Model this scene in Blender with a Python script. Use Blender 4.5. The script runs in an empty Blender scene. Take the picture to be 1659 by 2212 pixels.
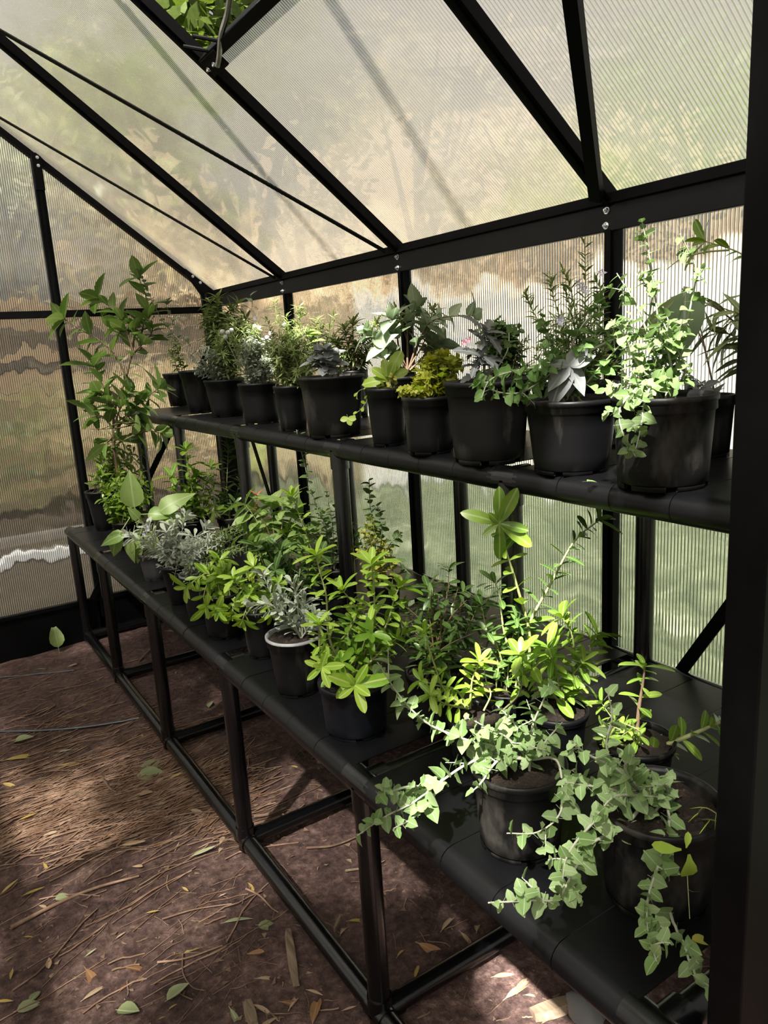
import bpy, bmesh, math, random
from mathutils import Vector, Matrix, Euler, Quaternion, noise

random.seed(7)
SC = bpy.context.scene
COL = SC.collection

# ------------------------------------------------------------------ camera
CAM_LOC = Vector((0.0, 0.0, 1.41))
CAM_ROT = Euler((1.3483, 0.0577, -0.5813), 'XYZ')
FPX, IW, IH = 1621.75, 1659, 2212
cam = bpy.data.cameras.new('camera')
cam.sensor_fit = 'VERTICAL'; cam.sensor_height = 36.0
cam.lens = 36.0 * FPX / IH
cam.clip_start = 0.02; cam.clip_end = 400
co = bpy.data.objects.new('camera', cam); COL.objects.link(co)
co.location = CAM_LOC; co.rotation_euler = CAM_ROT
SC.camera = co

# ------------------------------------------------------------------ sky, sun, exposure
world = bpy.data.worlds.new('sky'); SC.world = world; world.use_nodes = True
nt = world.node_tree; nt.nodes.clear()
sky = nt.nodes.new('ShaderNodeTexSky'); sky.sky_type = 'NISHITA'
sky.sun_disc = False; sky.sun_elevation = math.radians(52); sky.sun_rotation = math.radians(234)
sky.dust_density = 6.0; sky.air_density = 1.0; sky.ozone_density = 1.0
bg = nt.nodes.new('ShaderNodeBackground'); bg.inputs[1].default_value = 0.17
wo = nt.nodes.new('ShaderNodeOutputWorld')
hz = nt.nodes.new('ShaderNodeHueSaturation'); hz.inputs['Saturation'].default_value = .30
tn = nt.nodes.new('ShaderNodeMix'); tn.data_type = 'RGBA'; tn.blend_type = 'MULTIPLY'; tn.inputs[0].default_value = 1.0; tn.inputs[7].default_value = (1.0, .95, .84, 1)   # thin warm haze
nt.links.new(sky.outputs[0], hz.inputs['Color']); nt.links.new(hz.outputs[0], tn.inputs[6]); nt.links.new(tn.outputs[2], bg.inputs[0]); nt.links.new(bg.outputs[0], wo.inputs[0])

SUN_TRAVEL = Vector((0.62, 0.45, -1.0)).normalized()
sl = bpy.data.lights.new('sun', 'SUN'); sl.energy = 21.0; sl.angle = math.radians(1.2); sl.color = (1.0, 0.95, 0.87)
so = bpy.data.objects.new('sun', sl); COL.objects.link(so)
so.rotation_euler = SUN_TRAVEL.to_track_quat('-Z', 'Y').to_euler(); so.location = (-6, -4, 10)

SC.view_settings.view_transform = 'Standard'
SC.view_settings.look = 'None'
SC.view_settings.gamma = 1.0
SC.view_settings.use_curve_mapping = False
SC.view_settings.exposure = 0.12
SC.cycles.use_denoising = True
SC.cycles.max_bounces = 6
SC.cycles.diffuse_bounces = 2
SC.cycles.glossy_bounces = 2
SC.cycles.transmission_bounces = 5
SC.cycles.transparent_max_bounces = 8
SC.cycles.caustics_reflective = False
SC.cycles.caustics_refractive = False
SC.cycles.sample_clamp_indirect = 5.0
SC.cycles.use_adaptive_sampling = True
SC.cycles.adaptive_threshold = 0.07

# ------------------------------------------------------------------ the place's dimensions (metres)
WX, LX, RIDGEX = 1.546, -1.006, 0.27        # side walls and ridge
YF, YN, Y0, PITCH = 3.976, 0.404, 1.297, 0.8928
ZE, SLOPE = 1.713, 0.785                    # eave height, roof rise per metre
ZR = ZE + SLOPE * (WX - RIDGEX)
XU, ZU = 1.052, 1.118                       # front rail of the upper tier
XL, ZL = 0.652, 0.569                       # front rail of the lower tier
XB = 1.49
LEGY = [0.47, 1.152, 1.868, 2.583, 3.30, 3.93]
PR = 0.0235
TOPU, TOPL = ZU + PR + 0.002, ZL + PR + 0.002
RM = CAM_ROT.to_matrix()
FWD = Vector((-RM[0][2], -RM[1][2], 0)).normalized()
RGT = Vector((FWD.y, -FWD.x, 0))
UP = Vector((0, 0, 1))

def ray(u, v):
    return RM @ Vector(((u - IW / 2) / FPX, -(v - IH / 2) / FPX, -1.0))
def on_z(u, v, z):
    d = ray(u, v); return CAM_LOC + d * ((z - CAM_LOC.z) / d.z)
def on_x(u, v, x):
    d = ray(u, v); return CAM_LOC + d * (x / d.x)
def on_y(u, v, y):
    d = ray(u, v); return CAM_LOC + d * (y / d.y)
def at(u, v, C, off=0.0):                   # point seen at (u, v) on the upright plane through C
    d = ray(u, v); return CAM_LOC + d * (((C - CAM_LOC).dot(FWD) + off) / d.dot(FWD))
def px2m(C):                                # metres per photo pixel at C
    return (C - CAM_LOC).dot(-RM.col[2]) / FPX

# ------------------------------------------------------------------ materials
def new_mat(name):
    m = bpy.data.materials.new(name); m.use_nodes = True
    n = m.node_tree; n.nodes.clear()
    return m, n, n.nodes, n.links
def rgb(c): return (c[0], c[1], c[2], 1.0)
def N(nodes, t, **kw):
    n = nodes.new(t)
    for k, v in kw.items(): setattr(n, k, v)
    return n
def noise_node(nodes, links, scale, detail=4, vec=None, rough=0.6):
    t = N(nodes, 'ShaderNodeTexNoise'); t.inputs['Scale'].default_value = scale
    t.inputs['Detail'].default_value = detail; t.inputs['Roughness'].default_value = rough
    if vec is not None: links.new(vec, t.inputs['Vector'])
    return t
def ramp(nodes, links, fac, stops):
    r = N(nodes, 'ShaderNodeValToRGB'); links.new(fac, r.inputs[0])
    e = r.color_ramp.elements
    while len(e) < len(stops): e.new(0.5)
    for i, (p, c) in enumerate(stops): e[i].position = p; e[i].color = rgb(c)
    return r

def plastic(name, c1, c2, rough, scale=8, stretch=(1, 1, 1), bump=0.0, metal=0.0, spec=0.5, lo=0.45, hi=0.75):
    m, n, nodes, links = new_mat(name)
    out = N(nodes, 'ShaderNodeOutputMaterial'); p = N(nodes, 'ShaderNodeBsdfPrincipled')
    tc = N(nodes, 'ShaderNodeTexCoord'); mp = N(nodes, 'ShaderNodeMapping'); mp.inputs['Scale'].default_value = stretch
    links.new(tc.outputs['Object'], mp.inputs[0])
    t = noise_node(nodes, links, scale, 6, mp.outputs[0])
    r = ramp(nodes, links, t.outputs[0], [(lo, c1), (hi, c2)])
    links.new(r.outputs[0], p.inputs['Base Color'])
    p.inputs['Roughness'].default_value = rough; p.inputs['Metallic'].default_value = metal
    p.inputs['Specular IOR Level'].default_value = spec
    if bump:
        b = N(nodes, 'ShaderNodeBump'); b.inputs['Strength'].default_value = bump; b.inputs['Distance'].default_value = 0.002
        links.new(t.outputs[0], b.inputs['Height']); links.new(b.outputs[0], p.inputs['Normal'])
    links.new(p.outputs[0], out.inputs[0])
    return m

M = {}
M['frame'] = plastic('black_powder_coat', (.0018, .0018, .002), (.003, .003, .0035), .45, 30, spec=.08)
M['plate'] = plastic('dark_grey_plate', (.005, .005, .0055), (.007, .007, .0075), .38, 20, spec=.2)
M['pipe'] = plastic('black_pipe', (.002, .002, .0025), (.004, .004, .0045), .22, 12, spec=.6)
M['sheet'] = plastic('black_shelf_sheet', (.002, .002, .0025), (.006, .006, .0065), .34, 3, (1, .5, 1), 0, spec=.30)
M['pot'] = plastic('black_pot', (.0035, .0035, .004), (.055, .052, .045), .42, 26, (1, 1, .07), .05, lo=.58, hi=.80, spec=.16)
M['pot_dusty'] = plastic('dusty_pot', (.004, .004, .004), (.075, .070, .062), .5, 13, (1, 1, .45), .1, lo=.53, hi=.82, spec=.16)
M['pot_blue'] = plastic('blue_black_pot', (.003, .004, .007), (.014, .012, .011), .38, 16, (1, 1, .8), .1, spec=.25, lo=.55, hi=.9)
M['pot_grey'] = plastic('grey_pot', (.016, .016, .017), (.03, .03, .03), .5, 10, (1, 1, .5))
M['rim'] = plastic('sunlit_dusty_rim', (.25, .26, .27), (.48, .49, .50), .5, 18)  # dusty grey, with sunlight on the pot rims painted in as pale colour
M['steel'] = plastic('steel_bolt', (.70, .70, .71), (.82, .82, .82), .3, 40, metal=1.0)
M['hose'] = plastic('dark_hose', (.02, .024, .03), (.05, .055, .06), .4, 20)
M['wood'] = plastic('weathered_wood', (.17, .12, .08), (.38, .29, .20), .8, 8, (10, 1, 10), .4, lo=.35, hi=.7)
M['twig'] = plastic('dry_twig', (.16, .10, .065), (.34, .24, .16), .8, 30)
M['root'] = plastic('fine_root', (.24, .14, .09), (.58, .40, .29), .75, 14)
M['bark'] = plastic('bark', (.07, .045, .03), (.16, .11, .08), .85, 20, (1, 1, .3), .4)
M['cloth_white'] = plastic('white_petal', (.75, .74, .78), (.85, .85, .86), .6, 30)
M['pink'] = plastic('pink_petal', (.75, .25, .42), (.85, .45, .60), .6, 30)
M['lilac'] = plastic('lilac_petal', (.62, .60, .78), (.80, .78, .88), .6, 30)
M['yellow'] = plastic('yellow_floret', (.75, .50, .05), (.85, .65, .12), .6, 30)

def soil_mat(name, stops, scale, bump):
    m, n, nodes, links = new_mat(name)
    out = N(nodes, 'ShaderNodeOutputMaterial'); p = N(nodes, 'ShaderNodeBsdfPrincipled')
    g = N(nodes, 'ShaderNodeNewGeometry')
    a = noise_node(nodes, links, scale, 5, g.outputs['Position'], .7)
    b = noise_node(nodes, links, scale * 9, 3, g.outputs['Position'], .7)
    mx = N(nodes, 'ShaderNodeMath', operation='MULTIPLY_ADD'); links.new(b.outputs[0], mx.inputs[0]); mx.inputs[1].default_value = .5
    h = N(nodes, 'ShaderNodeMath', operation='MULTIPLY'); links.new(a.outputs[0], h.inputs[0]); h.inputs[1].default_value = .5
    links.new(h.outputs[0], mx.inputs[2])
    r = ramp(nodes, links, mx.outputs[0], stops)
    links.new(r.outputs[0], p.inputs['Base Color']); p.inputs['Roughness'].default_value = .9
    p.inputs['Specular IOR Level'].default_value = .25
    bp = N(nodes, 'ShaderNodeBump'); bp.inputs['Strength'].default_value = bump; bp.inputs['Distance'].default_value = .012
    links.new(mx.outputs[0], bp.inputs['Height']); links.new(bp.outputs[0], p.inputs['Normal'])
    links.new(p.outputs[0], out.inputs[0])
    return m
M['floor'] = soil_mat('trodden_soil', [(.36, (.024, .014, .0125)), (.48, (.075, .045, .040)), (.57, (.14, .088, .077)), (.68, (.31, .215, .185))], 5, 1.0)
M['soil'] = soil_mat('potting_mix', [(.40, (.006, .004, .003)), (.54, (.020, .013, .009)), (.63, (.055, .036, .025)), (.72, (.26, .19, .13))], 30, 1.0)
M['litter'] = soil_mat('leaf_litter_ground', [(.38, (.002, .0015, .001)), (.48, (.009, .006, .0032)), (.57, (.022, .016, .008)), (.68, (.075, .058, .036))], 2.6, .8)
M['lawn'] = soil_mat('mown_lawn', [(.41, (.006, .011, .006)), (.48, (.028, .041, .019)), (.55, (.075, .092, .048)), (.64, (.30, .31, .24))], 2.0, .8)

def leaf_mat(name, c1, c2, rough=.45, trans=.35, rib=None, spec=.4):
    m, n, nodes, links = new_mat(name)
    out = N(nodes, 'ShaderNodeOutputMaterial'); p = N(nodes, 'ShaderNodeBsdfPrincipled'); tl = N(nodes, 'ShaderNodeBsdfTranslucent')
    oi = N(nodes, 'ShaderNodeObjectInfo'); g = N(nodes, 'ShaderNodeNewGeometry')
    t = noise_node(nodes, links, 45, 2, g.outputs['Position'])
    ad = N(nodes, 'ShaderNodeMath', operation='ADD'); links.new(oi.outputs['Random'], ad.inputs[0]); links.new(t.outputs[0], ad.inputs[1])
    hf = N(nodes, 'ShaderNodeMath', operation='MULTIPLY'); links.new(ad.outputs[0], hf.inputs[0]); hf.inputs[1].default_value = .5
    r = ramp(nodes, links, hf.outputs[0], [(.25, c1), (.75, c2)])
    col = r.outputs[0]
    if rib is not None:
        tc = N(nodes, 'ShaderNodeTexCoord'); sp = N(nodes, 'ShaderNodeSeparateXYZ'); links.new(tc.outputs['Object'], sp.inputs[0])
        ab = N(nodes, 'ShaderNodeMath', operation='ABSOLUTE'); links.new(sp.outputs[0], ab.inputs[0])
        lt = N(nodes, 'ShaderNodeMath', operation='LESS_THAN'); links.new(ab.outputs[0], lt.inputs[0]); lt.inputs[1].default_value = .022
        mx = N(nodes, 'ShaderNodeMix', data_type='RGBA'); links.new(lt.outputs[0], mx.inputs[0]); links.new(col, mx.inputs[6]); mx.inputs[7].default_value = rgb(rib)
        col = mx.outputs[2]
    links.new(col, p.inputs['Base Color']); p.inputs['Roughness'].default_value = rough; p.inputs['Specular IOR Level'].default_value = spec
    hs = N(nodes, 'ShaderNodeHueSaturation'); hs.inputs['Saturation'].default_value = 1.15; hs.inputs['Value'].default_value = 1.15
    links.new(col, hs.inputs['Color']); links.new(hs.outputs[0], tl.inputs[0])
    ms = N(nodes, 'ShaderNodeMixShader'); ms.inputs[0].default_value = trans
    links.new(p.outputs[0], ms.inputs[1]); links.new(tl.outputs[0], ms.inputs[2]); links.new(ms.outputs[0], out.inputs[0])
    return m
L = {}
L['salt'] = leaf_mat('saltbush_leaf', (.145, .245, .075), (.28, .375, .18), .6, .38, (.34, .43, .25), .2)
L['salt_deep'] = leaf_mat('deep_saltbush_leaf', (.11, .22, .05), (.21, .33, .12), .6, .40, (.28, .39, .20), .2)
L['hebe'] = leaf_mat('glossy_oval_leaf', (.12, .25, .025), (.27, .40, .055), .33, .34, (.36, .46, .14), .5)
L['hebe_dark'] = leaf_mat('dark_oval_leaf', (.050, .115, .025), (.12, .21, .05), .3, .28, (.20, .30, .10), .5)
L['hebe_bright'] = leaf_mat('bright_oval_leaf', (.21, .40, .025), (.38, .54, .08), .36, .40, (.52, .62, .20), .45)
L['broad'] = leaf_mat('broad_leaf', (.20, .33, .07), (.33, .45, .15), .4, .35, (.42, .54, .24), .4)
L['viburnum'] = leaf_mat('veined_leaf', (.15, .28, .06), (.31, .42, .14), .42, .35, (.40, .48, .22), .45)
L['grey_leaf'] = leaf_mat('grey_green_leaf', (.25, .35, .20), (.40, .47, .30), .6, .3, (.50, .55, .42), .3)
L['silver'] = leaf_mat('silver_leaf', (.30, .36, .27), (.50, .55, .45), .75, .2, None, .2)
L['white'] = leaf_mat('felted_grey_leaf', (.17, .185, .185), (.31, .33, .33), .8, .10, (.36, .38, .38), .12)
L['gold'] = leaf_mat('golden_leaf', (.35, .40, .04), (.58, .55, .12), .5, .35, None, .35)
L['fine'] = leaf_mat('fine_green_leaf', (.16, .25, .07), (.33, .40, .16), .55, .3, None, .3)
L['rosemary'] = leaf_mat('needle_leaf', (.14, .20, .10), (.28, .34, .19), .55, .22, None, .3)
L['olive'] = leaf_mat('olive_green_leaf', (.17, .24, .07), (.31, .36, .14), .5, .3, (.38, .42, .22), .35)
L['long'] = leaf_mat('long_gum_leaf', (.13, .20, .07), (.26, .32, .13), .38, .28, (.34, .38, .20), .45)
L['lime'] = leaf_mat('lime_leaf', (.30, .46, .04), (.46, .60, .12), .42, .4, (.56, .68, .28), .4)
L['red'] = leaf_mat('red_tip_leaf', (.30, .07, .03), (.45, .16, .06), .4, .3)
L['stem_green'] = leaf_mat('green_stem', (.26, .30, .11), (.38, .38, .20), .5, .1)
L['stem_pale'] = leaf_mat('pale_stem', (.33, .36, .26), (.44, .45, .35), .6, .1)
L['stem_brown'] = leaf_mat('brown_stem', (.12, .075, .045), (.22, .15, .095), .7, .02)
L['plank'] = leaf_mat('weathered_plank', (.008, .005, .003), (.135, .095, .055), .8, 0.0)
L['plank_tan'] = leaf_mat('tan_plank', (.03, .023, .013), (.19, .155, .095), .8, 0.0)
L['hedge'] = leaf_mat('hedge_leaf', (.07, .065, .028), (.22, .195, .10), .5, .35)
L['dead_yellow'] = leaf_mat('yellow_dead_leaf', (.50, .36, .08), (.62, .48, .15), .55, .2, (.55, .42, .2))
L['dead_tan'] = leaf_mat('tan_dead_leaf', (.38, .25, .15), (.56, .42, .28), .65, .15, (.6, .48, .34))
L['dead_green'] = leaf_mat('green_dead_leaf', (.26, .31, .14), (.42, .45, .26), .55, .2, (.5, .52, .36))
L['dead_brown'] = leaf_mat('brown_dead_leaf', (.22, .11, .05), (.38, .20, .09), .6, .15, (.42, .26, .14))
L['tree_green'] = leaf_mat('tree_leaf_green', (.08, .18, .02), (.24, .36, .06), .45, .45)
L['tree_khaki'] = leaf_mat('tree_leaf_khaki', (.42, .36, .20), (.66, .58, .38), .5, .5)
L['tree_pale'] = leaf_mat('tree_leaf_pale', (.32, .36, .24), (.55, .58, .44), .5, .45)
L['tree_vent'] = leaf_mat('tree_leaf_laurel', (.035, .065, .012), (.13, .18, .04), .35, .4)

def pane_mat(name, T, clear=.27, milky=.10, rough=.22, ior=1.36, web_tint=(.20, .19, .175), milk=(.90, .88, .82)):
    """clear ribbed twin-wall sheet: flutes bend the view sideways, webs are thin milky lines"""
    m, n, nodes, links = new_mat(name)
    out = N(nodes, 'ShaderNodeOutputMaterial'); g = N(nodes, 'ShaderNodeNewGeometry')
    dt = N(nodes, 'ShaderNodeVectorMath', operation='DOT_PRODUCT'); links.new(g.outputs['Position'], dt.inputs[0]); dt.inputs[1].default_value = T
    u = N(nodes, 'ShaderNodeMath', operation='DIVIDE'); links.new(dt.outputs['Value'], u.inputs[0]); u.inputs[1].default_value = .0095
    s2 = N(nodes, 'ShaderNodeMath', operation='MULTIPLY'); links.new(u.outputs[0], s2.inputs[0]); s2.inputs[1].default_value = 2 * math.pi
    sn = N(nodes, 'ShaderNodeMath', operation='SINE'); links.new(s2.outputs[0], sn.inputs[0])
    am = N(nodes, 'ShaderNodeMath', operation='MULTIPLY'); links.new(sn.outputs[0], am.inputs[0]); am.inputs[1].default_value = .95
    sc = N(nodes, 'ShaderNodeVectorMath', operation='SCALE'); sc.inputs[0].default_value = T; links.new(am.outputs[0], sc.inputs['Scale'])
    wob = noise_node(nodes, links, 7, 2, g.outputs['Position'])
    wv = N(nodes, 'ShaderNodeVectorMath', operation='SUBTRACT'); links.new(wob.outputs['Color'], wv.inputs[0]); wv.inputs[1].default_value = (.5, .5, .5)
    ws = N(nodes, 'ShaderNodeVectorMath', operation='SCALE'); links.new(wv.outputs[0], ws.inputs[0]); ws.inputs['Scale'].default_value = .5
    a1 = N(nodes, 'ShaderNodeVectorMath', operation='ADD'); links.new(g.outputs['Normal'], a1.inputs[0]); links.new(sc.outputs[0], a1.inputs[1])
    a2 = N(nodes, 'ShaderNodeVectorMath', operation='ADD'); links.new(a1.outputs[0], a2.inputs[0]); links.new(ws.outputs[0], a2.inputs[1])
    nm = N(nodes, 'ShaderNodeVectorMath', operation='NORMALIZE'); links.new(a2.outputs[0], nm.inputs[0])
    fr = N(nodes, 'ShaderNodeMath', operation='FRACT'); links.new(u.outputs[0], fr.inputs[0])
    web = N(nodes, 'ShaderNodeMapRange'); links.new(fr.outputs[0], web.inputs[0])
    web.inputs[1].default_value = .66; web.inputs[2].default_value = .74; web.inputs[3].default_value = 0; web.inputs[4].default_value = 1
    tint = N(nodes, 'ShaderNodeMix', data_type='RGBA'); links.new(web.outputs[0], tint.inputs[0])
    tint.inputs[6].default_value = (1, 1, .985, 1); tint.inputs[7].default_value = rgb(web_tint)
    tr = N(nodes, 'ShaderNodeBsdfTransparent'); links.new(tint.outputs[2], tr.inputs[0])
    rf = N(nodes, 'ShaderNodeBsdfRefraction'); rf.inputs['IOR'].default_value = ior; rf.inputs['Roughness'].default_value = rough
    rf.inputs[0].default_value = (1, 1, 1, 1); links.new(tint.outputs[2], rf.inputs[0]); links.new(nm.outputs[0], rf.inputs['Normal'])
    tl = N(nodes, 'ShaderNodeBsdfTranslucent'); tl.inputs[0].default_value = rgb(milk)
    m1 = N(nodes, 'ShaderNodeMixShader'); m1.inputs[0].default_value = clear; links.new(rf.outputs[0], m1.inputs[1]); links.new(tr.outputs[0], m1.inputs[2])
    m2 = N(nodes, 'ShaderNodeMixShader'); m2.inputs[0].default_value = milky; links.new(m1.outputs[0], m2.inputs[1]); links.new(tl.outputs[0], m2.inputs[2])
    gl = N(nodes, 'ShaderNodeBsdfGlossy'); gl.inputs['Roughness'].default_value = .25; gl.inputs[0].default_value = (1, 1, 1, 1)
    m3 = N(nodes, 'ShaderNodeMixShader'); m3.inputs[0].default_value = .04; links.new(m2.outputs[0], m3.inputs[1]); links.new(gl.outputs[0], m3.inputs[2])
    links.new(m3.outputs[0], out.inputs[0])
    return m
M['pane_side'] = pane_mat('ribbed_pane_side', (0, 1, 0), .12, .08, .10, 1.38)
M['pane_sun'] = pane_mat('ribbed_pane_sunny', (0, 1, 0))  # unseen sunny-side and front panes, made clearer to let more sun in
M['pane_front'] = pane_mat('ribbed_pane_front', (1, 0, 0))
M['pane_roof'] = pane_mat('ribbed_pane_roof', (0, 1, 0), .09, .12, .17, 1.32, (.36, .34, .31), (.97, .89, .75))
M['pane_gable'] = pane_mat('ribbed_pane_gable', (1, 0, 0), .14, .07, .07, 1.28)
def clear_skin():
    m, n, nodes, links = new_mat('clear_outer_skin')
    out = N(nodes, 'ShaderNodeOutputMaterial'); t = N(nodes, 'ShaderNodeBsdfTransparent'); t.inputs[0].default_value = (.97, .97, .96, 1)
    links.new(t.outputs[0], out.inputs[0]); return m
M['skin'] = clear_skin()

# ------------------------------------------------------------------ mesh helpers
class MB:
    def __init__(s): s.v = []; s.f = []; s.mi = []
    def add(s, vs, fs, mi=0):
        b = len(s.v); s.v += [tuple(p) for p in vs]; s.f += [tuple(b + i for i in f) for f in fs]; s.mi += [mi] * len(fs)
    def box(s, x0, x1, y0, y1, z0, z1):
        s.add([(x0, y0, z0), (x1, y0, z0), (x1, y1, z0), (x0, y1, z0), (x0, y0, z1), (x1, y0, z1), (x1, y1, z1), (x0, y1, z1)],
              [(0, 3, 2, 1), (4, 5, 6, 7), (0, 1, 5, 4), (1, 2, 6, 5), (2, 3, 7, 6), (3, 0, 4, 7)])
    def bar(s, a, b, w, h, up=UP):           # box beam from a to b, w across, h along up
        a = Vector(a); b = Vector(b); t = (b - a).normalized(); sd = t.cross(Vector(up)).normalized(); u = sd.cross(t)
        q = [sd * (-w / 2) + u * (-h / 2), sd * (w / 2) + u * (-h / 2), sd * (w / 2) + u * (h / 2), sd * (-w / 2) + u * (h / 2)]
        s.add([a + k for k in q] + [b + k for k in q], [(3, 2, 1, 0), (4, 5, 6, 7), (0, 1, 5, 4), (1, 2, 6, 5), (2, 3, 7, 6), (3, 0, 4, 7)])
    def tube(s, pts, rad, n=6, cap=True):
        pts = [Vector(p) for p in pts]; k = len(pts)
        if isinstance(rad, (int, float)): rad = [rad] * k
        vs = []; prev = None
        for i, p in enumerate(pts):
            t = (pts[min(i + 1, k - 1)] - pts[max(i - 1, 0)])
            t = t.normalized() if t.length > 1e-9 else Vector((0, 0, 1))
            if prev is None:
                a = Vector((1, 0, 0)) if abs(t.x) < .8 else Vector((0, 1, 0)); sd = t.cross(a).normalized()
            else:
                sd = (prev - t * prev.dot(t)); sd = sd.normalized() if sd.length > 1e-6 else t.orthogonal().normalized()
            prev = sd; o = t.cross(sd)
            for j in range(n):
                a = 2 * math.pi * j / n; vs.append(p + (sd * math.cos(a) + o * math.sin(a)) * rad[i])
        fs = [(i * n + j, i * n + (j + 1) % n, (i + 1) * n + (j + 1) % n, (i + 1) * n + j) for i in range(k - 1) for j in range(n)]
        s.add(vs, fs)
        if cap:
            s.add(vs[:n], [tuple(range(n - 1, -1, -1))]); s.add(vs[-n:], [tuple(range(n))])
    def lathe(s, prof, n=28, a0=0.0, a1=2 * math.pi, closed=True):
        vs = []; m = n if closed else n + 1
        for r, z in prof:
            for j in range(m):
                a = a0 + (a1 - a0) * j / n; vs.append((r * math.cos(a), r * math.sin(a), z))
        fs = []
        for i in range(len(prof) - 1):
            for j in range(n):
                j2 = (j + 1) % m
                fs.append((i * m + j, i * m + j2, (i + 1) * m + j2, (i + 1) * m + j))
        s.add(vs, fs)
    def mesh(s, name, mats, smooth=True):
        me = bpy.data.meshes.new(name); me.from_pydata(s.v, [], s.f)
        for m in (mats if isinstance(mats, (list, tuple)) else [mats]): me.materials.append(m)
        me.polygons.foreach_set('material_index', s.mi)
        if smooth: me.polygons.foreach_set('use_smooth', [True] * len(me.polygons))
        me.update(); return me
    def build(s, name, mats, parent=None, smooth=False, loc=None, bevel=0.0):
        o = link(name, s.mesh(name, mats, smooth), parent)
        if loc is not None: o.location = loc
        if bevel:
            b = o.modifiers.new('bevel', 'BEVEL'); b.width = bevel; b.segments = 2; b.limit_method = 'ANGLE'
        return o
def link(name, me, parent=None):
    o = bpy.data.objects.new(name, me); COL.objects.link(o)
    if parent is not None: o.parent = parent
    return o
def tag(o, label, cat, group=None, kind=None):
    o['label'] = label
    if cat: o['category'] = cat
    if group: o['group'] = group
    if kind: o['kind'] = kind
    return o
def empty(name, loc=(0, 0, 0)):
    o = bpy.data.objects.new(name, None); COL.objects.link(o); o.location = loc; o.empty_display_size = .05; return o
def struct(name, label, cat):
    o = empty(name); tag(o, label, cat, kind='structure'); return o
def catmull(pts, n=6):
    P = [Vector(p) for p in pts]
    if len(P) < 3: return [P[0].lerp(P[-1], i / n) for i in range(n + 1)]
    P = [P[0] * 2 - P[1]] + P + [P[-1] * 2 - P[-2]]; out = []
    for i in range(1, len(P) - 2):
        for k in range(n):
            t = k / n; a, b, c, d = P[i - 1], P[i], P[i + 1], P[i + 2]
            out.append(.5 * ((2 * b) + (c - a) * t + (2 * a - 5 * b + 4 * c - d) * t * t + (3 * b - a - 3 * c + d) * t ** 3))
    out.append(P[-2]); return out

BOLT = None
def bolt(p, d, parent, r=.008):
    global BOLT
    if BOLT is None:
        b = MB(); b.lathe([(0, .9), (.62, .9), (.7, .75), (.7, .2)], 6); b.lathe([(0, .2), (1, .2), (1, 0)], 14); b.lathe([(0, 1.35), (.3, 1.35), (.35, 1.25), (.35, .9)], 8)
        BOLT = b.mesh('bolt', M['steel'], False)
    o = link('bolt', BOLT, parent); o.location = p; o.rotation_mode = 'QUATERNION'
    o.rotation_quaternion = Vector(d).to_track_quat('Z', 'Y'); o.scale = (r, r, r)
    return o

def pane(poly, nrm, parent, mat, thick=.006):
    """poly: corners of the inner face, nrm: outward normal"""
    n = Vector(nrm).normalized(); P = [Vector(p) for p in poly]
    c = (P[1] - P[0]).cross(P[2] - P[1])
    if c.dot(n) > 0: P.reverse()             # inner face looks inwards
    k = len(P); b = MB()
    b.add(P + [p + n * thick for p in P], [tuple(range(k))], 0)
    b.f.append(tuple(range(2 * k - 1, k - 1, -1))); b.mi.append(1)
    for i in range(k):
        j = (i + 1) % k; b.f.append((j, i, k + i, k + j)); b.mi.append(1)
    return b.build('pane', [mat, M['skin']], parent)

# ================================================================== THE GREENHOUSE
def zroof(x): return ZE + SLOPE * ((WX - x) if x >= RIDGEX else (x - LX))
POSTS = [YN, Y0, Y0 + PITCH, Y0 + 2 * PITCH, YF]

# floor -------------------------------------------------------------
b = MB(); nx, ny = 90, 120; x0, x1, y0, y1 = LX - .02, WX + .02, -1.2, YF + .02
for j in range(ny + 1):
    for i in range(nx + 1):
        x = x0 + (x1 - x0) * i / nx; y = y0 + (y1 - y0) * j / ny
        z = .018 * noise.noise((x * 2.2, y * 2.2, 0)) + .008 * noise.noise((x * 9, y * 9, 3)) - .012
        b.v.append((x, y, z))
b.f = [(j * (nx + 1) + i, j * (nx + 1) + i + 1, (j + 1) * (nx + 1) + i + 1, (j + 1) * (nx + 1) + i) for j in range(ny) for i in range(nx)]
b.mi = [0] * len(b.f)
floor = b.build('floor', M['floor'], smooth=True)
tag(floor, 'bare reddish-brown soil floor strewn with roots and fallen leaves', 'floor', kind='structure')
def floor_z(x, y): return .018 * noise.noise((x * 2.2, y * 2.2, 0)) + .008 * noise.noise((x * 9, y * 9, 3)) - .012

# side wall with the staging ----------------------------------------
wr = struct('wall_right', 'ribbed clear side wall with black posts behind the plant shelves', 'wall')
for y in POSTS:
    w = .036
    b = MB(); b.box(WX - .024, WX + .014, y - w / 2, y + w / 2, 0, ZE - .05); b.box(WX - .032, WX - .024, y - .008, y + .008, .1, ZE - .07)
    b.build('wall_post', M['frame'], wr, bevel=.0015)
b = MB(); b.box(WX - .02, WX + .02, YN, YF, -.03, .16); b.build('base_rail', M['frame'], wr)
b = MB(); b.box(WX - .030, WX - .012, YN, YF, ZE - .074, ZE - .012); b.build('eave_plate', M['plate'], wr, bevel=.002)
b = MB(); b.box(WX - .042, WX + .03, YN, YF, ZE - .013, ZE + .012); b.build('eave_bar', M['frame'], wr, bevel=.002)
for y in POSTS[1:-1]:
    bolt((WX - .030, y + .004, ZE - .026), (-1, 0, .1), wr, .0085); bolt((WX - .030, y + .006, ZE - .060), (-1, 0, 0), wr, .0085)
    bolt((WX - .043, y + .012, ZE + .006), (-1, 0, .3), wr, .008)
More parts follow.
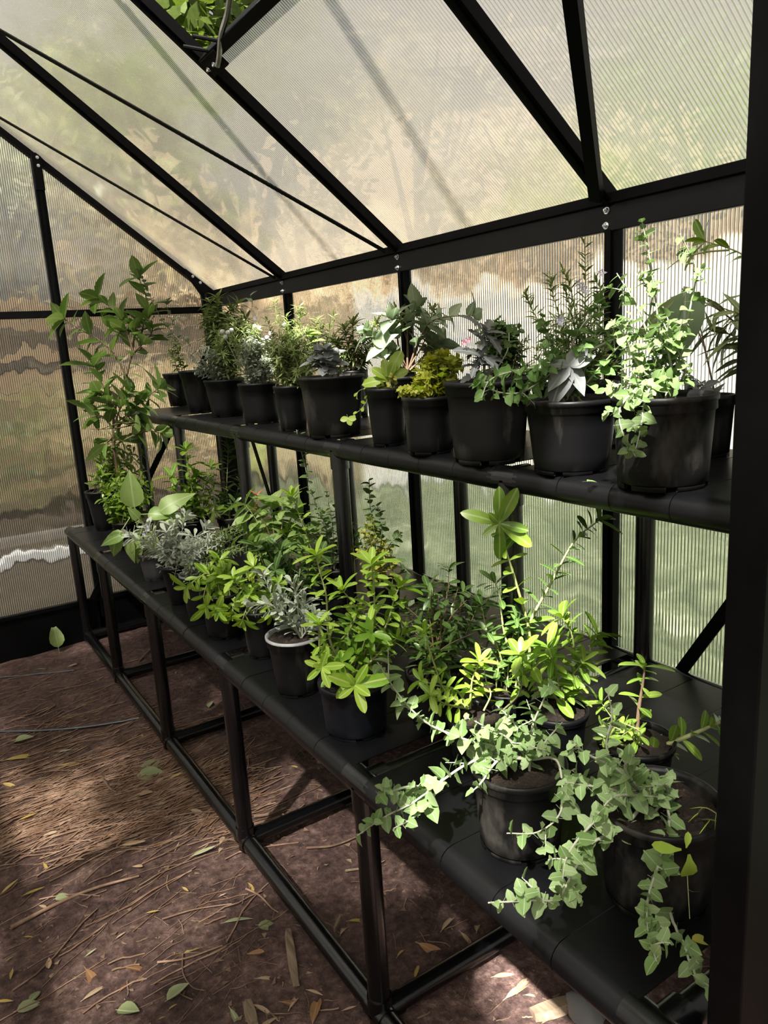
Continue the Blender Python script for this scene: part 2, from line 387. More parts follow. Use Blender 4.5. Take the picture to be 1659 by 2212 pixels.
for a, c in zip(POSTS[:-1], POSTS[1:]):
    pane([(WX, a, .15), (WX, c, .15), (WX, c, ZE - .03), (WX, a, ZE - .03)], (1, 0, 0), wr, M['pane_side'])
def wall_brace(p, q, parent, n):
    b = MB(); b.bar(p, q, .030, .006, n); return b.build('diagonal_brace', M['frame'], parent, bevel=.001)
wall_brace((WX - .036, 1.27, .22), (WX - .036, .44, 1.62), wr, (1, 0, 0))
wall_brace((WX - .036, 3.10, .14), (WX - .036, 3.95, 1.62), wr, (1, 0, 0))

# far gable -----------------------------------------------------------
wb = struct('wall_back', 'far gable wall of ribbed clear panes in a black frame', 'wall')
XM = .745
for x in (LX + .02, -.205, XM, WX - .02):
    b = MB(); top = zroof(x) - .02 if x in (XM, -.205) else ZE
    b.box(x - .020, x + .020, YF - .03, YF + .012, 0, top); b.box(x - .007, x + .007, YF - .038, YF - .03, .1, top - .1)
    b.build('wall_post', M['frame'], wb, bevel=.0015)
b = MB(); b.box(WX - .075, WX + .015, YF - .08, YF + .012, .0, ZE); b.build('corner_post', M['frame'], wb, bevel=.002)
b = MB(); b.box(LX, WX, YF - .028, YF + .012, 1.615, 1.648); b.build('cross_rail', M['frame'], wb, bevel=.002)
b = MB(); b.box(LX, WX, YF - .03, YF + .012, -.02, .205); b.build('base_panel', M['frame'], wb, bevel=.002)
b = MB(); b.box(LX, WX, YF - .042, YF - .03, .190, .212); b.build('base_lip', M['frame'], wb, bevel=.002)
sn = Vector((SLOPE, 0, 1)).normalized()
for sx in (1, -1):
    e = (WX, YF - .012, ZE + .005) if sx > 0 else (LX, YF - .012, ZE + .005)
    b = MB(); b.bar(e, (RIDGEX, YF - .012, ZR + .005), .046, .058, (sx * SLOPE, 0, 1)); b.build('gable_rafter', M['frame'], wb, bevel=.002)
bz = zroof(XM)
b = MB(); b.box(XM - .020, XM + .020, YF - .048, YF - .040, bz - .16, bz - .0); b.build('bracket', M['frame'], wb, bevel=.001)
for dz in (.02, .055): bolt((XM + .004, YF - .048, bz - dz), (0, -1, 0), wb, .007)
b = MB()
b.add([(WX - .16, YF - .046, zroof(WX - .16) - .03), (WX - .16, YF - .046, zroof(WX - .16) + .02), (WX, YF - .046, ZE + .02), (WX, YF - .046, ZE - .19), (WX - .075, YF - .046, ZE - .19), (WX - .085, YF - .046, ZE - .02),
       (WX - .16, YF - .040, zroof(WX - .16) - .03), (WX - .16, YF - .040, zroof(WX - .16) + .02), (WX, YF - .040, ZE + .02), (WX, YF - .040, ZE - .19), (WX - .075, YF - .040, ZE - .19), (WX - .085, YF - .040, ZE - .02)],
      [(5, 4, 3, 2, 1, 0), (6, 7, 8, 9, 10, 11)] + [(i, (i + 1) % 6, 6 + (i + 1) % 6, 6 + i) for i in range(6)])
b.build('corner_bracket', M['frame'], wb)
bolt((WX - .125, YF - .046, zroof(WX - .125) - .012), (0, -1, 0), wb, .007); bolt((WX - .088, YF - .046, zroof(WX - .088) - .014), (0, -1, 0), wb, .007)
bolt((.46, YF - .028, 1.632), (0, -1, 0), wb, .007); bolt((.71, YF - .03, .225), (0, -1, 0), wb, .007)
XS = [LX, -.205, XM, WX]
for a, c in zip(XS[:-1], XS[1:]):
    pane([(a, YF, .2), (c, YF, .2), (c, YF, 1.632), (a, YF, 1.632)], (0, 1, 0), wb, M['pane_gable'])
    top = [(c, YF, zroof(c)), (RIDGEX, YF, ZR), (a, YF, zroof(a))] if a < RIDGEX < c else [(c, YF, zroof(c)), (a, YF, zroof(a))]
    pane([(a, YF, 1.632), (c, YF, 1.632)] + top, (0, 1, 0), wb, M['pane_gable'])
wall_brace((.70, YF - .05, .21), (1.46, YF - .05, 1.42), wb, (0, 1, 0))

# near gable with the open doorway --------------------------------------
wf = struct('wall_front', 'near gable wall beside the open doorway, black frame and ribbed panes', 'wall')
for xa, xb in ((LX, LX + .03), (WX - .03, WX)):
    b = MB(); b.box(xa, xb, YN - .02, YN + .02, 0, ZE); b.build('wall_post', M['frame'], wf)
DJ = .663
b = MB(); b.box(DJ, DJ + .070, YN - .028, YN + .012, 0, zroof(DJ + .03) - .03); b.build('door_jamb', M['frame'], wf, bevel=.002)
b = MB(); b.box(DJ + .074, DJ + .088, YN - .036, YN + .004, 0, zroof(DJ + .06) - .03); b.build('door_channel', M['plate'], wf, bevel=.002)
b = MB(); b.box(-.19, -.12, YN - .028, YN + .012, 0, zroof(-.16) - .03); b.build('door_jamb', M['frame'], wf, bevel=.002)
b = MB(); b.box(-.19, DJ + .09, YN - .022, YN + .018, 1.98, 2.03); b.build('door_header', M['frame'], wf)
for sx in (1, -1):
    e = (WX, YN, ZE) if sx > 0 else (LX, YN, ZE)
    b = MB(); b.bar(e, (RIDGEX, YN, ZR), .04, .05, (sx * SLOPE, 0, 1)); b.build('gable_rafter', M['frame'], wf)
pane([(DJ + .09, YN, .2), (WX, YN, .2), (WX, YN, ZE), (DJ + .09, YN, zroof(DJ + .09))], (0, -1, 0), wf, M['pane_front'])
pane([(LX, YN, .2), (-.19, YN, .2), (-.19, YN, zroof(-.19)), (LX, YN, ZE)], (0, -1, 0), wf, M['pane_front'])

# opposite side wall (out of frame, lets the sun through) -------------
wl = struct('wall_left', 'ribbed clear side wall opposite the plant shelves', 'wall')
for y in POSTS:
    b = MB(); b.box(LX - .014, LX + .024, y - .018, y + .018, 0, ZE - .03); b.build('wall_post', M['frame'], wl)
b = MB(); b.box(LX - .02, LX + .02, YN, YF, -.03, .16); b.build('base_rail', M['frame'], wl)
b = MB(); b.box(LX - .03, LX + .03, YN, YF, ZE - .06, ZE + .012); b.build('eave_bar', M['frame'], wl)
for a, c in zip(POSTS[:-1], POSTS[1:]):
    pane([(LX, a, .15), (LX, c, .15), (LX, c, ZE - .03), (LX, a, ZE - .03)], (-1, 0, 0), wl, M['pane_sun'])

# roof -------------------------------------------------------------------
rf = struct('ceiling', 'pitched roof of ribbed clear panes on black rafters with diagonal braces', 'roof')
nR = Vector((SLOPE, 0, 1)).normalized(); nL = Vector((-SLOPE, 0, 1)).normalized()
for y in POSTS[1:-1]:
    b = MB(); b.bar((WX - .015, y, ZE - .008), (RIDGEX, y, ZR - .020), .038, .030, nR); b.bar((WX - .03, y, ZE - .012), (RIDGEX, y, ZR - .040), .014, .016, nR)
    b.build('rafter', M['frame'], rf, bevel=.001)
    b = MB(); b.bar((LX, y, ZE - .008), (RIDGEX, y, ZR - .020), .038, .030, nL); b.build('rafter', M['frame'], rf)
b = MB(); b.box(RIDGEX - .03, RIDGEX + .03, YN, YF, ZR - .045, ZR + .02); b.build('ridge_beam', M['frame'], rf)
VX = .905                                     # lower edge of the roof vent
for k, (a, c) in enumerate(zip(POSTS[:-1], POSTS[1:])):
    x_top = VX if k == 1 else RIDGEX
    pane([(WX, a, ZE), (WX, c, ZE), (x_top, c, zroof(x_top)), (x_top, a, zroof(x_top))], nR, rf, M['pane_roof'])
    pane([(LX, a, ZE), (LX, c, ZE), (RIDGEX, c, ZR), (RIDGEX, a, ZR)], nL, rf, M['pane_sun'])
def roof_strap(p, q):
    P = Vector((p[0], p[1], zroof(p[0]))) - nR * .034; Q = Vector((q[0], q[1], zroof(q[0]))) - nR * .034
    b = MB(); b.bar(P, Q, .022, .004, nR); b.build('diagonal_brace', M['frame'], rf)
roof_strap((WX - .03, Y0 + PITCH + .045), (RIDGEX + .03, 3.145))
roof_strap((WX - .03, Y0 + 2 * PITCH + .03), (RIDGEX + .03, 3.945))
P = Vector((WX - .04, Y0 + .004, zroof(WX - .04))) - nR * .042; Q = Vector((RIDGEX + .03, .44, zroof(RIDGEX + .03))) - nR * .042
b = MB(); b.bar(P, Q, .030, .022, nR); b.build('diagonal_brace', M['frame'], rf, bevel=.001)
# vent: sill bar, stay and open sash
vent = empty('roof_vent', (VX, Y0 + PITCH / 2, zroof(VX)))
tag(vent, 'open roof vent with black frame and silver stay lever', 'vent')
def vpart(b, name, m, bev=0.0):
    o = b.build(name, m, vent, bevel=bev); o.location = -Vector(vent.location); return o
b = MB(); b.bar(Vector((VX, Y0 + .02, zroof(VX))) - nR * .012, Vector((VX, Y0 + PITCH - .0, zroof(VX))) - nR * .012, .030, .05, nR); vpart(b, 'sill_bar', M['frame'], .002)
b = MB(); pv = Vector((VX + .012, Y0 + PITCH - .02, zroof(VX + .012))) - nR * .040; b.bar(pv, pv + Vector((0, -.10, 0)), .05, .006, nR); vpart(b, 'corner_bracket', M['frame'])
for dy in (-.012, -.055): 
    o = bolt(pv + Vector((0, dy, 0)) - nR * .004 - Vector(vent.location), -nR, vent, .007)
HP = Vector((RIDGEX + .04, Y0 + PITCH / 2, ZR + .02)); ang = math.radians(8)
sd = Vector((math.cos(ang), 0, math.sin(ang))); ln = .80
for yy in (Y0 + .05, Y0 + PITCH - .05):
    b = MB(); b.bar((HP.x, yy, HP.z), Vector((HP.x, yy, HP.z)) + sd * ln, .03, .03); vpart(b, 'sash_stile', M['frame'])
b = MB(); e = HP + sd * ln; b.bar((e.x, Y0 + .05, e.z), (e.x, Y0 + PITCH - .05, e.z), .03, .03); vpart(b, 'sash_rail', M['frame'])
s0 = Vector((VX - .01, Y0 + PITCH - .13, zroof(VX) - .005)) - nR * .02
b = MB(); b.tube(catmull([s0 + Vector((.012, .045, -.03)), s0 + Vector((.005, .01, -.018)), s0 + Vector((-.01, -.05, .01)), s0 + Vector((-.02, -.12, .03)), s0 + Vector((-.04, -.2, .05))], 5), .0075, 8); vpart(b, 'stay_lever', M['steel'])
for dy in (0.02, -.055):
    b = MB(); q = s0 + Vector((-.01, dy + .03, .005)); b.tube([q, q + Vector((-.055, .03, .012))], .0055, 8); vpart(b, 'stay_pin', M['frame'])

# ================================================================== TWO-TIER STAGING
st = empty('plant_staging', (XL, LEGY[1], 0))
tag(st, 'two-tier black pipe staging with black sheet shelves along the side wall', 'shelf')
SO = -Vector(st.location)
def spart(b, name, m, smooth=True, bev=0.0):
    o = b.build(name, m, st, smooth); o.location = SO; return o
LEG_ = {}
def tube_part(a, c, name, r=PR):
    b = MB(); b.tube([a, c], r, 18)
    o = spart(b, name, M['pipe']); 
    for p in o.data.polygons: p.use_smooth = len(p.vertices) == 4
    return o
for y in LEGY:
    tube_part((XL, y, .0), (XL, y, ZL), 'leg'); tube_part((XU, y, .03), (XU, y, ZU), 'leg'); tube_part((XB, y, .0), (XB, y, ZU), 'leg')
    tube_part((XL, y, .026), (XB, y, .026), 'floor_crossbar', PR * .95)
    tube_part((XL, y, ZL - .002), (XB, y, ZL - .002), 'shelf_crossbar', PR * .92); tube_part((XU, y, ZU - .002), (XB, y, ZU - .002), 'shelf_crossbar', PR * .92)
for a, c in zip(LEGY[:-1], LEGY[1:]):
    tube_part((XL, a, .026), (XL, c, .026), 'floor_rail', PR)
    tube_part((XL, a, ZL), (XL, c, ZL), 'front_rail'); tube_part((XU, a, ZU), (XU, c, ZU), 'front_rail')
    tube_part((XB, a, ZU), (XB, c, ZU), 'back_rail'); tube_part((XB, a, ZL), (XB, c, ZL), 'back_rail')
for y in LEGY:
    for x, z in ((XL, ZL), (XU, ZU)):
        b = MB(); rr = PR + .0035
        b.tube([(x, y - .045, z), (x, y + .045, z)], rr, 18); b.tube([(x, y, z), (x, y, z - .055)], rr, 18); b.tube([(x, y, z), (x + .05, y, z)], rr - .001, 18)
        o = spart(b, 'tee_joint', M['pipe'])
        for p in o.data.polygons: p.use_smooth = len(p.vertices) == 4
    b = MB(); b.tube([(XL, y - .03, .026), (XL, y + .03, .026)], PR + .003, 18); b.tube([(XL, y, .026), (XL, y, .07)], PR + .003, 18); b.tube([(XL, y, .026), (XL + .05, y, .026)], PR + .002, 18)
    o = spart(b, 'floor_joint', M['pipe'])
    for p in o.data.polygons: p.use_smooth = len(p.vertices) == 4

def strip_mesh(x, z, xb, w):
    """one black sheet strip: flat shelf that rolls over the front rail"""
    r0, r1 = PR + .0015, PR + .0035
    prof = []
    for rr in (r0, r1):
        line = [(xb - x, rr)]
        for k in range(13):
            a = math.radians(90 + 235 * k / 12); line.append((rr * math.cos(a), rr * math.sin(a)))
        prof.append(line)
    b = MB(); n = len(prof[0])
    for yy in (0, w):
        for line in prof: b.v += [(p[0], yy, p[1]) for p in line]
    for i in range(n - 1):
        b.f += [(n + i, n + i + 1, 3 * n + i + 1, 3 * n + i), (i + 1, i, 2 * n + i, 2 * n + i + 1)]
    b.mi = [0] * len(b.f); m = 2 * n; src = list(b.v)
    b.add(src[:m], [(i, i + 1, n + i + 1, n + i) for i in range(n - 1)]); b.add(src[m:], [(i + 1, i, n + i, n + i + 1) for i in range(n - 1)])
    return b.mesh('shelf_strip', M['sheet'], True)
for x, z, xb in ((XL, ZL, 1.47), (XU, ZU, 1.485)):
    for a, c in zip(LEGY[:-1], LEGY[1:]):
        n = 5; w = (c - a - .062) / n; me = strip_mesh(x, z, xb, w - .0016)
        for k in range(n):
            o = link('shelf_strip', me, st); o.location = SO + Vector((x, a + .031 + k * w, z + random.uniform(-.0006, .0006)))
            o.rotation_euler = (random.uniform(-.004, .004), 0, random.uniform(-.002, .002))

# ================================================================== LEAVES
def leaf_mesh(name, mat, prof, fold=.15, curl=.2, stalk=0.0, wave=0.0, thick=True):
    """leaf along +Y, length 1; prof: (y, half width)"""
    b = MB(); n = len(prof)
    for y, w in prof:
        z = -curl * y * y
        wv = wave * math.sin(y * 14)
        b.v += [(-w, y, z + fold * w + wv), (0, y, z), (w, y, z + fold * w - wv)]
    for i in range(n - 1):
        a = 3 * i; b.f += [(a, a + 1, a + 4, a + 3), (a + 1, a + 2, a + 5, a + 4)]
    b.mi = [0] * len(b.f)
    if stalk:
        s = .014; b.add([(-s, -stalk, 0), (s, -stalk, 0), (s, .05, .002), (-s, .05, .002)], [(0, 1, 2, 3)])
    return b.mesh(name, mat, True)
OVAL = [(0, .022), (.1, .07), (.28, .13), (.5, .17), (.7, .17), (.86, .13), (.95, .075), (1, .012)]
ROUND = [(0, .03), (.1, .2), (.3, .33), (.5, .37), (.7, .33), (.88, .2), (1, .0)]
LANCE = [(0, .015), (.15, .07), (.35, .105), (.55, .10), (.8, .055), (1, 0)]
BROADP = [(0, .03), (.08, .18), (.25, .30), (.45, .30), (.65, .23), (.85, .11), (1, 0)]
SERR = [(0, .02), (.1, .12), (.13, .10), (.25, .22), (.28, .20), (.42, .26), (.45, .235), (.58, .245), (.61, .215), (.75, .18), (.78, .15), (.9, .08), (1, 0)]
IVY = [(0, .09), (.04, .27), (.13, .42), (.22, .41), (.33, .33), (.48, .32), (.63, .32), (.78, .24), (.91, .12), (1, .01)]
IVY2 = [(0, .07), (.05, .25), (.16, .36), (.3, .37), (.48, .36), (.66, .31), (.82, .19), (.94, .08), (1, .01)]
SPOON = [(0, .03), (.3, .06), (.55, .13), (.75, .16), (.92, .10), (1, 0)]
OAK = [(0, .05), (.15, .16), (.22, .10), (.35, .24), (.42, .15), (.58, .27), (.65, .17), (.8, .2), (.88, .12), (1, 0)]
NEEDLE = [(0, .05), (.5, .07), (1, .01)]
LM = {}
def lm(kind, mat, prof, variants=3, **kw):
    LM[kind] = [leaf_mesh('leaf', L[mat], prof, fold=kw.get('fold', .15) * f, curl=kw.get('curl', .2) * c, stalk=kw.get('stalk', 0), wave=kw.get('wave', 0)) for f, c in ((1, 1), (.4, 1.6), (1.7, .3))[:variants]]
lm('salt', 'salt', IVY, fold=.28, curl=.15, stalk=.5); LM['salt'] += [leaf_mesh('leaf', L['salt'], IVY2, .45, .25, .5)]
lm('salt_deep', 'salt_deep', IVY, fold=.28, curl=.15, stalk=.5); LM['salt_deep'] += [leaf_mesh('leaf', L['salt_deep'], IVY2, .45, .25, .5)]
lm('hebe', 'hebe', OVAL, fold=.25, curl=.22); lm('hebe_dark', 'hebe_dark', OVAL, fold=.25, curl=.22); lm('hebe_bright', 'hebe_bright', OVAL, fold=.25, curl=.22)
lm('broad', 'broad', BROADP, fold=.3, curl=.45, stalk=.6); lm('viburnum', 'viburnum', SERR, fold=.25, curl=.2, stalk=.1)
lm('grey_leaf', 'grey_leaf', BROADP, fold=.2, curl=.25, stalk=.1); lm('silver', 'silver', SPOON, fold=.2, curl=.2)
lm('white', 'white', OAK, fold=.2, curl=.3); lm('white_round', 'white', ROUND, fold=.2, curl=.2); lm('felt', 'white', BROADP, fold=.15, curl=.5)
lm('gold', 'gold', ROUND, fold=.2, curl=.3); lm('olive', 'olive', LANCE, fold=.25, curl=.35); lm('long', 'long', LANCE, fold=.2, curl=.35, stalk=.1)
lm('lime', 'lime', [(0, .04), (.2, .09), (.45, .2), (.7, .25), (.9, .17), (1, 0)], fold=.25, curl=.35); lm('lime_round', 'lime', ROUND, fold=.1, curl=.1, stalk=.5)
lm('willow', 'fine', LANCE, fold=.2, curl=.3); lm('small', 'hebe', OVAL, fold=.2, curl=.2); lm('red', 'red', LANCE, fold=.3, curl=.2)
lm('toothed', 'broad', SERR, fold=.25, curl=.3, stalk=.2); lm('grass', 'lime', [(0, .02), (.4, .025), (1, .003)], fold=.5, curl=.5)
lm('round_dark', 'hebe_dark', ROUND, fold=.2, curl=.2)

def leaf_matrix(p, d, nrm, size, spin=0.0):
    d = d.normalized(); x = d.cross(nrm); x = x.normalized() if x.length > 1e-5 else d.orthogonal().normalized()
    z = x.cross(d)
    R = Matrix((x, d, z)).transposed()
    if spin: R = R @ Matrix.Rotation(spin, 3, 'Y')
    return Matrix.Translation(p) @ (R * size).to_4x4()

class Plant:
    def __init__(s, name, label, C, cat='plant', group=None, top=None):
        s.C = Vector(C); s.root = empty(name, s.C); tag(s.root, label, cat, group); s.n = 0; s.top = top if top is not None else s.C.z + .12
        s.stuff = {}; s.shelf = None; s.k = px2m(s.C)
    def mesh(s, b, name, mat, smooth=True):
        o = b.build(name, mat, s.root, smooth); o.location = -s.C; return o
    def leaf(s, kind, p, d, nrm, size, spin=0.0):
        if s.n < 290:
            o = link('leaf', random.choice(LM[kind]), s.root); o.matrix_basis = Matrix.Translation(-s.C) @ leaf_matrix(p, d, nrm, size, spin); s.n += 1
        else:
            s.stuff_leaf(kind, p, d, nrm, size, spin)
    def stuff_leaf(s, kind, p, d, nrm, size, spin=0.0):
        b = s.stuff.setdefault(kind, MB()); me = random.choice(LM[kind]); mt = leaf_matrix(p, d, nrm, size, spin)
        b.add([mt @ v.co for v in me.vertices], [tuple(q.vertices) for q in me.polygons])
    def fix(s, p):                           # keep stems above the shelf they lie on
        if s.shelf:
            x, z = s.shelf
            if p.x > x - .03 and p.z < z + .022: p.z = z + .022 + random.uniform(0, .01)
        p.x = min(p.x, 1.49); p.y = min(p.y, 3.9)
        return p
    def stem(s, pts, kind, n, size, r=.0022, ang=60, pattern='alt', mat='stem_pale', grow=(1.0, .55), start=.12, rosette=0, droop=.15, name='stem', single=True, jit=18, side=0, side_len=38, side_n=6):
        P = [s.fix(p) for p in catmull(pts, 6)]
        b = MB(); k = len(P); b.tube(P, [max(r * (1 - .65 * i / (k - 1)), .0006) for i in range(k)], 5, False); s.mesh(b, name, L[mat])
        ph = random.uniform(0, 6.28)
        put = s.leaf if single else s.stuff_leaf
        for i in range(n):
            t = start + (1 - start) * (i + .5) / n; q = t * (k - 1); a = min(int(q), k - 2)
            p = P[a].lerp(P[a + 1], q - a); tg = (P[a + 1] - P[a]); tg = tg.normalized() if tg.length > 1e-9 else UP
            n1 = tg.orthogonal().normalized(); n2 = tg.cross(n1)
            sz = size * s.k * (grow[0] + (grow[1] - grow[0]) * t) * random.uniform(.75, 1.2)
            if pattern == 'alt': fs = [ph + i * 2.4]
            elif pattern == 'pair': fs = [ph + i * 1.571, ph + i * 1.571 + 3.1416]
            elif pattern == 'cluster': fs = [ph + i * 2.4 + j * 2.1 for j in range(3)]
            elif pattern == 'whorl': fs = [ph + i * .6 + j * 1.571 for j in range(4)]
            for f in fs:
                f += math.radians(random.gauss(0, jit)); al = math.radians(ang + random.gauss(0, jit * .6))
                d = tg * math.cos(al) + (n1 * math.cos(f) + n2 * math.sin(f)) * math.sin(al) - UP * droop
                nr = (tg * .7 + UP * .7 + Vector((random.gauss(0, .25), random.gauss(0, .25), 0)))
                put(kind, p, d, nr, sz, math.radians(random.gauss(0, 14)))
        for i in range(side):
            a = int((.2 + .75 * (i + random.random()) / side) * (k - 2)); p = P[a]; tg = (P[a + 1] - P[a]).normalized()
            f = random.uniform(0, 6.28); n1 = tg.orthogonal().normalized(); n2 = tg.cross(n1); al = math.radians(random.uniform(35, 75))
            d = tg * math.cos(al) + (n1 * math.cos(f) + n2 * math.sin(f)) * math.sin(al); ln = side_len * s.k * random.uniform(.5, 1.2)
            s.stem([p, p + d * ln * .5 + UP * .004, p + d * ln + UP * ln * .15], kind, side_n, size * .8, r=r * .5, ang=ang, pattern=pattern, mat=mat, grow=(1, .5), start=.2, droop=droop, name='side_shoot', single=single, jit=jit)
        if rosette:
            p = P[-1]; tg = (P[-1] - P[-2]).normalized(); n1 = tg.orthogonal().normalized(); n2 = tg.cross(n1)
            for j in range(rosette):
                f = ph + j * 2.4; al = math.radians(25 + 50 * (1 - j / rosette) + random.gauss(0, 8))
                d = tg * math.cos(al) + (n1 * math.cos(f) + n2 * math.sin(f)) * math.sin(al)
                put(kind, p, d, tg + UP * .3, size * s.k * random.uniform(.8, 1.1) * (1.15 - .5 * j / rosette), 0)
        return P
    def px(s, pts, kind, n, size, off=0.0, spread=.04, base=None, **kw):
        """stem through photo positions, at the plant's own distance; off moves its tip towards (-) or from (+) the viewer"""
        o0 = random.uniform(-spread, spread) * .4; o1 = off + random.uniform(-spread, spread); m = len(pts) - 1
        Q = [at(u, v, s.C, o0 * (1 - i / m) + o1 * i / m) for i, (u, v) in enumerate(pts)]
        if base is not None: Q = [Vector(base)] + Q
        return s.stem(Q, kind, n, size, **kw)
    def bush(s, u, v, ru, rv, count, kind, n, size, depth=.08, lean=.5, **kw):
        """count stems from the soil to points spread over an ellipse of the photo"""
        b0 = Vector((s.C.x, s.C.y, s.top - .02))
        for i in range(count):
            a = random.uniform(0, 6.28); q = math.sqrt(random.random())
            e = at(u + ru * q * math.cos(a), v + rv * q * math.sin(a), s.C, random.uniform(-depth, depth))
            p0 = b0 + Vector((random.gauss(0, .018), random.gauss(0, .018), 0))
            m = p0.lerp(e, .5); m.z += lean * .3 * abs(e.z - p0.z) + .01; m += Vector((random.gauss(0, .012), random.gauss(0, .012), 0))
            s.stem([p0, m, e], kind, n, size, **kw)
    def done(s):
        for kind, b in s.stuff.items():
            o = s.mesh(b, 'foliage', LM[kind][0].materials[0]); o['kind'] = 'stuff'

def pot_build(root, rim_r, bot_r, h, mat, soil=True, level=.93, notch=True):
    b = MB(); f = .05 * h
    col = .17 * h; r_at = lambda z: bot_r + (rim_r * .945 - bot_r) * z / h
    prof = [(0, f), (r_at(f) - .004, f), (r_at(f), f + .003)]
    for k in range(1, 5): z = f + (h - col - f) * k / 4; prof.append((r_at(z), z))
    prof += [(r_at(h - col) + .004, h - col + .003), (rim_r * .965, h - .010), (rim_r, h - .008), (rim_r, h), (rim_r - .004, h + .001), (r_at(h) - .004, h - .006), (r_at(h * .5) - .003, h * .5)]
    b.lathe(prof, 36)
    for k in range(6):
        a0 = k * math.pi / 3 + .35; r = r_at(0)
        b.lathe([(r_at(f), f + .001), (r, 0), (r - .006, 0), (r - .006, f)], 5, a0, a0 + .80, False)
    o = b.build('pot', mat, root, True)
    if soil:
        z = h * level; R = r_at(z) - .004; s = MB(); rings = 7; seg = 22
        s.v.append((0, 0, z + .006))
        for i in range(1, rings + 1):
            for j in range(seg):
                a = 2 * math.pi * j / seg; r = R * i / rings
                s.v.append((r * math.cos(a), r * math.sin(a), z + .007 * noise.noise((r * math.cos(a) * 40, r * math.sin(a) * 40, root.location.x * 9)) + random.uniform(-.002, .003)))
        s.f = [(0, 1 + j, 1 + (j + 1) % seg) for j in range(seg)]
        for i in range(rings - 1):
            for j in range(seg):
                s.f.append((1 + i * seg + j, 1 + (i + 1) * seg + j, 1 + (i + 1) * seg + (j + 1) % seg, 1 + i * seg + (j + 1) % seg))
        s.mi = [0] * len(s.f); s.build('soil', M['soil'], root, True)
    o.rotation_euler.z = random.uniform(0, 6)
    return o

POTS = []
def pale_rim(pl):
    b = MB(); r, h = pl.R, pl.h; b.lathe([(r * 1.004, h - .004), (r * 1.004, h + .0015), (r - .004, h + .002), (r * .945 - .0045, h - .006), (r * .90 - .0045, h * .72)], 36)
    o = b.build('pot_rim', M['rim'], pl.root, True); o['label'] = 'dusty inner rim with sunlight painted in pale'
def potted(name, label, pot, tier, mat='pot', group=None, level=.93, dz=0.0):
    """pot = rim left, rim right, rim row, base left, base right, base row in the photo; it stands on the shelf of that tier"""
    rl, rr, ry, bl, br, by = pot
    z = TOPU if tier == 'u' else TOPL
    p = on_z((bl + br) / 2, by, z); k = px2m(p); rb = (br - bl) / 2 * k
    C = p + FWD * rb * .92
    T = at((rl + rr) / 2, ry, C); h = T.z - z; rt = (rr - rl) / 2 * px2m(Vector((C.x, C.y, T.z)))
    pl = Plant(name, label, (C.x, C.y, z), group=group or ('potted plants on the upper shelf' if tier == 'u' else 'potted plants on the lower shelf'), top=z + h)
    pl.shelf = (XU, TOPU) if tier == 'u' else (XL, TOPL)
    pot_build(pl.root, rt, min(rb, rt * .86), h, M[mat], level=level); pl.R = rt; pl.h = h; POTS.append((label, C.x, C.y, rt, min(rb, rt * .86), h, tier))
    return pl
# ================================================================== OUTSIDE, SEEN THROUGH THE PANES
b = MB(); b.add([(-40, -30, -.05), (60, -30, -.05), (60, 60, -.05), (-40, 60, -.05)], [(0, 1, 2, 3)])
tag(b.build('ground', M['litter']), 'brown leaf-littered ground outside the greenhouse', 'ground', kind='structure')
b = MB(); b.add([(1.75, -4, -.03), (9.5, -4, -.03), (9.5, 9, -.03), (5.0, 7.5, -.03), (1.75, 5.2, -.03)], [(0, 1, 2, 3, 4)])
tag(b.build('lawn', M['lawn']), 'green lawn beyond the side wall', 'lawn', kind='structure')

M['pale_board'] = plastic('pale_board', (.34, .36, .345), (.46, .48, .46), .6, 3)
M['render'] = plastic('tan_render', (.60, .43, .27), (.74, .55, .37), .85, .6)
M['tile'] = plastic('grey_brown_roof', (.16, .13, .11), (.28, .23, .19), .7, 2)
M['concrete'] = plastic('pale_concrete', (.16, .165, .17), (.24, .245, .25), .8, 4)

def slat_fence(p, q, h, mat, label, bays):
    p = Vector(p); q = Vector(q); r = empty('slat_fence', p); tag(r, label, 'fence'); d = q - p; t = d.normalized(); ang = math.atan2(t.y, t.x); w = d.length / bays
    b = MB(); b.box(.03, w - .03, -.012, .012, 0, .125); me = b.mesh('slat', mat, False); b = MB(); b.box(-.045, .045, .0, .09, 0, h + .05); mp = b.mesh('fence_post', mat, False)
    for k in range(bays + 1):
        o = link('fence_post', mp, r); o.location = t * (k * w); o.rotation_euler.z = ang
    for k in range(bays):
        for z in range(int(h / .14)):
            o = link('slat', me, r); o.location = t * (k * w) + Vector((0, 0, .04 + z * .14)); o.rotation_euler.z = ang
slat_fence((-7, 8.6, 0), (5.2, 9.2, 0), 2.0, L['plank'], 'brown horizontal-slat timber fence beyond the far gable', 6)
slat_fence((5.4, 9.2, 0), (7.3, 5.9, 0), 1.9, L['plank_tan'], 'tan horizontal-slat timber fence behind the lawn', 2)
def paling_fence(p, q, h, mat, label, w=.16):
    p = Vector(p); q = Vector(q); r = empty('paling_fence', p); tag(r, label, 'fence')
    d = (q - p); n = int(d.length / w); t = d.normalized(); nrm = Vector((-t.y, t.x, 0)); ang = math.atan2(t.y, t.x)
    b = MB(); b.box(0, w - .012, -.009, .009, 0, h); me = b.mesh('paling', mat, False)
    for i in range(n):
        o = link('paling', me, r); o.location = t * (i * w); o.rotation_euler.z = ang; o.scale.z = random.uniform(.97, 1.03)
    for z in (.35, h - .35):
        b = MB(); b.bar(nrm * .03 + Vector((0, 0, z)), d + nrm * .03 + Vector((0, 0, z)), .04, .07); b.build('fence_rail', mat, r)
paling_fence((7.4, 5.75, 0), (8.6, -2.5, 0), 1.9, M['pale_board'], 'pale painted board fence at the near end of the lawn')
b = MB(); b.box(-6, 1.9, 6.6, 6.66, -.05, .05)
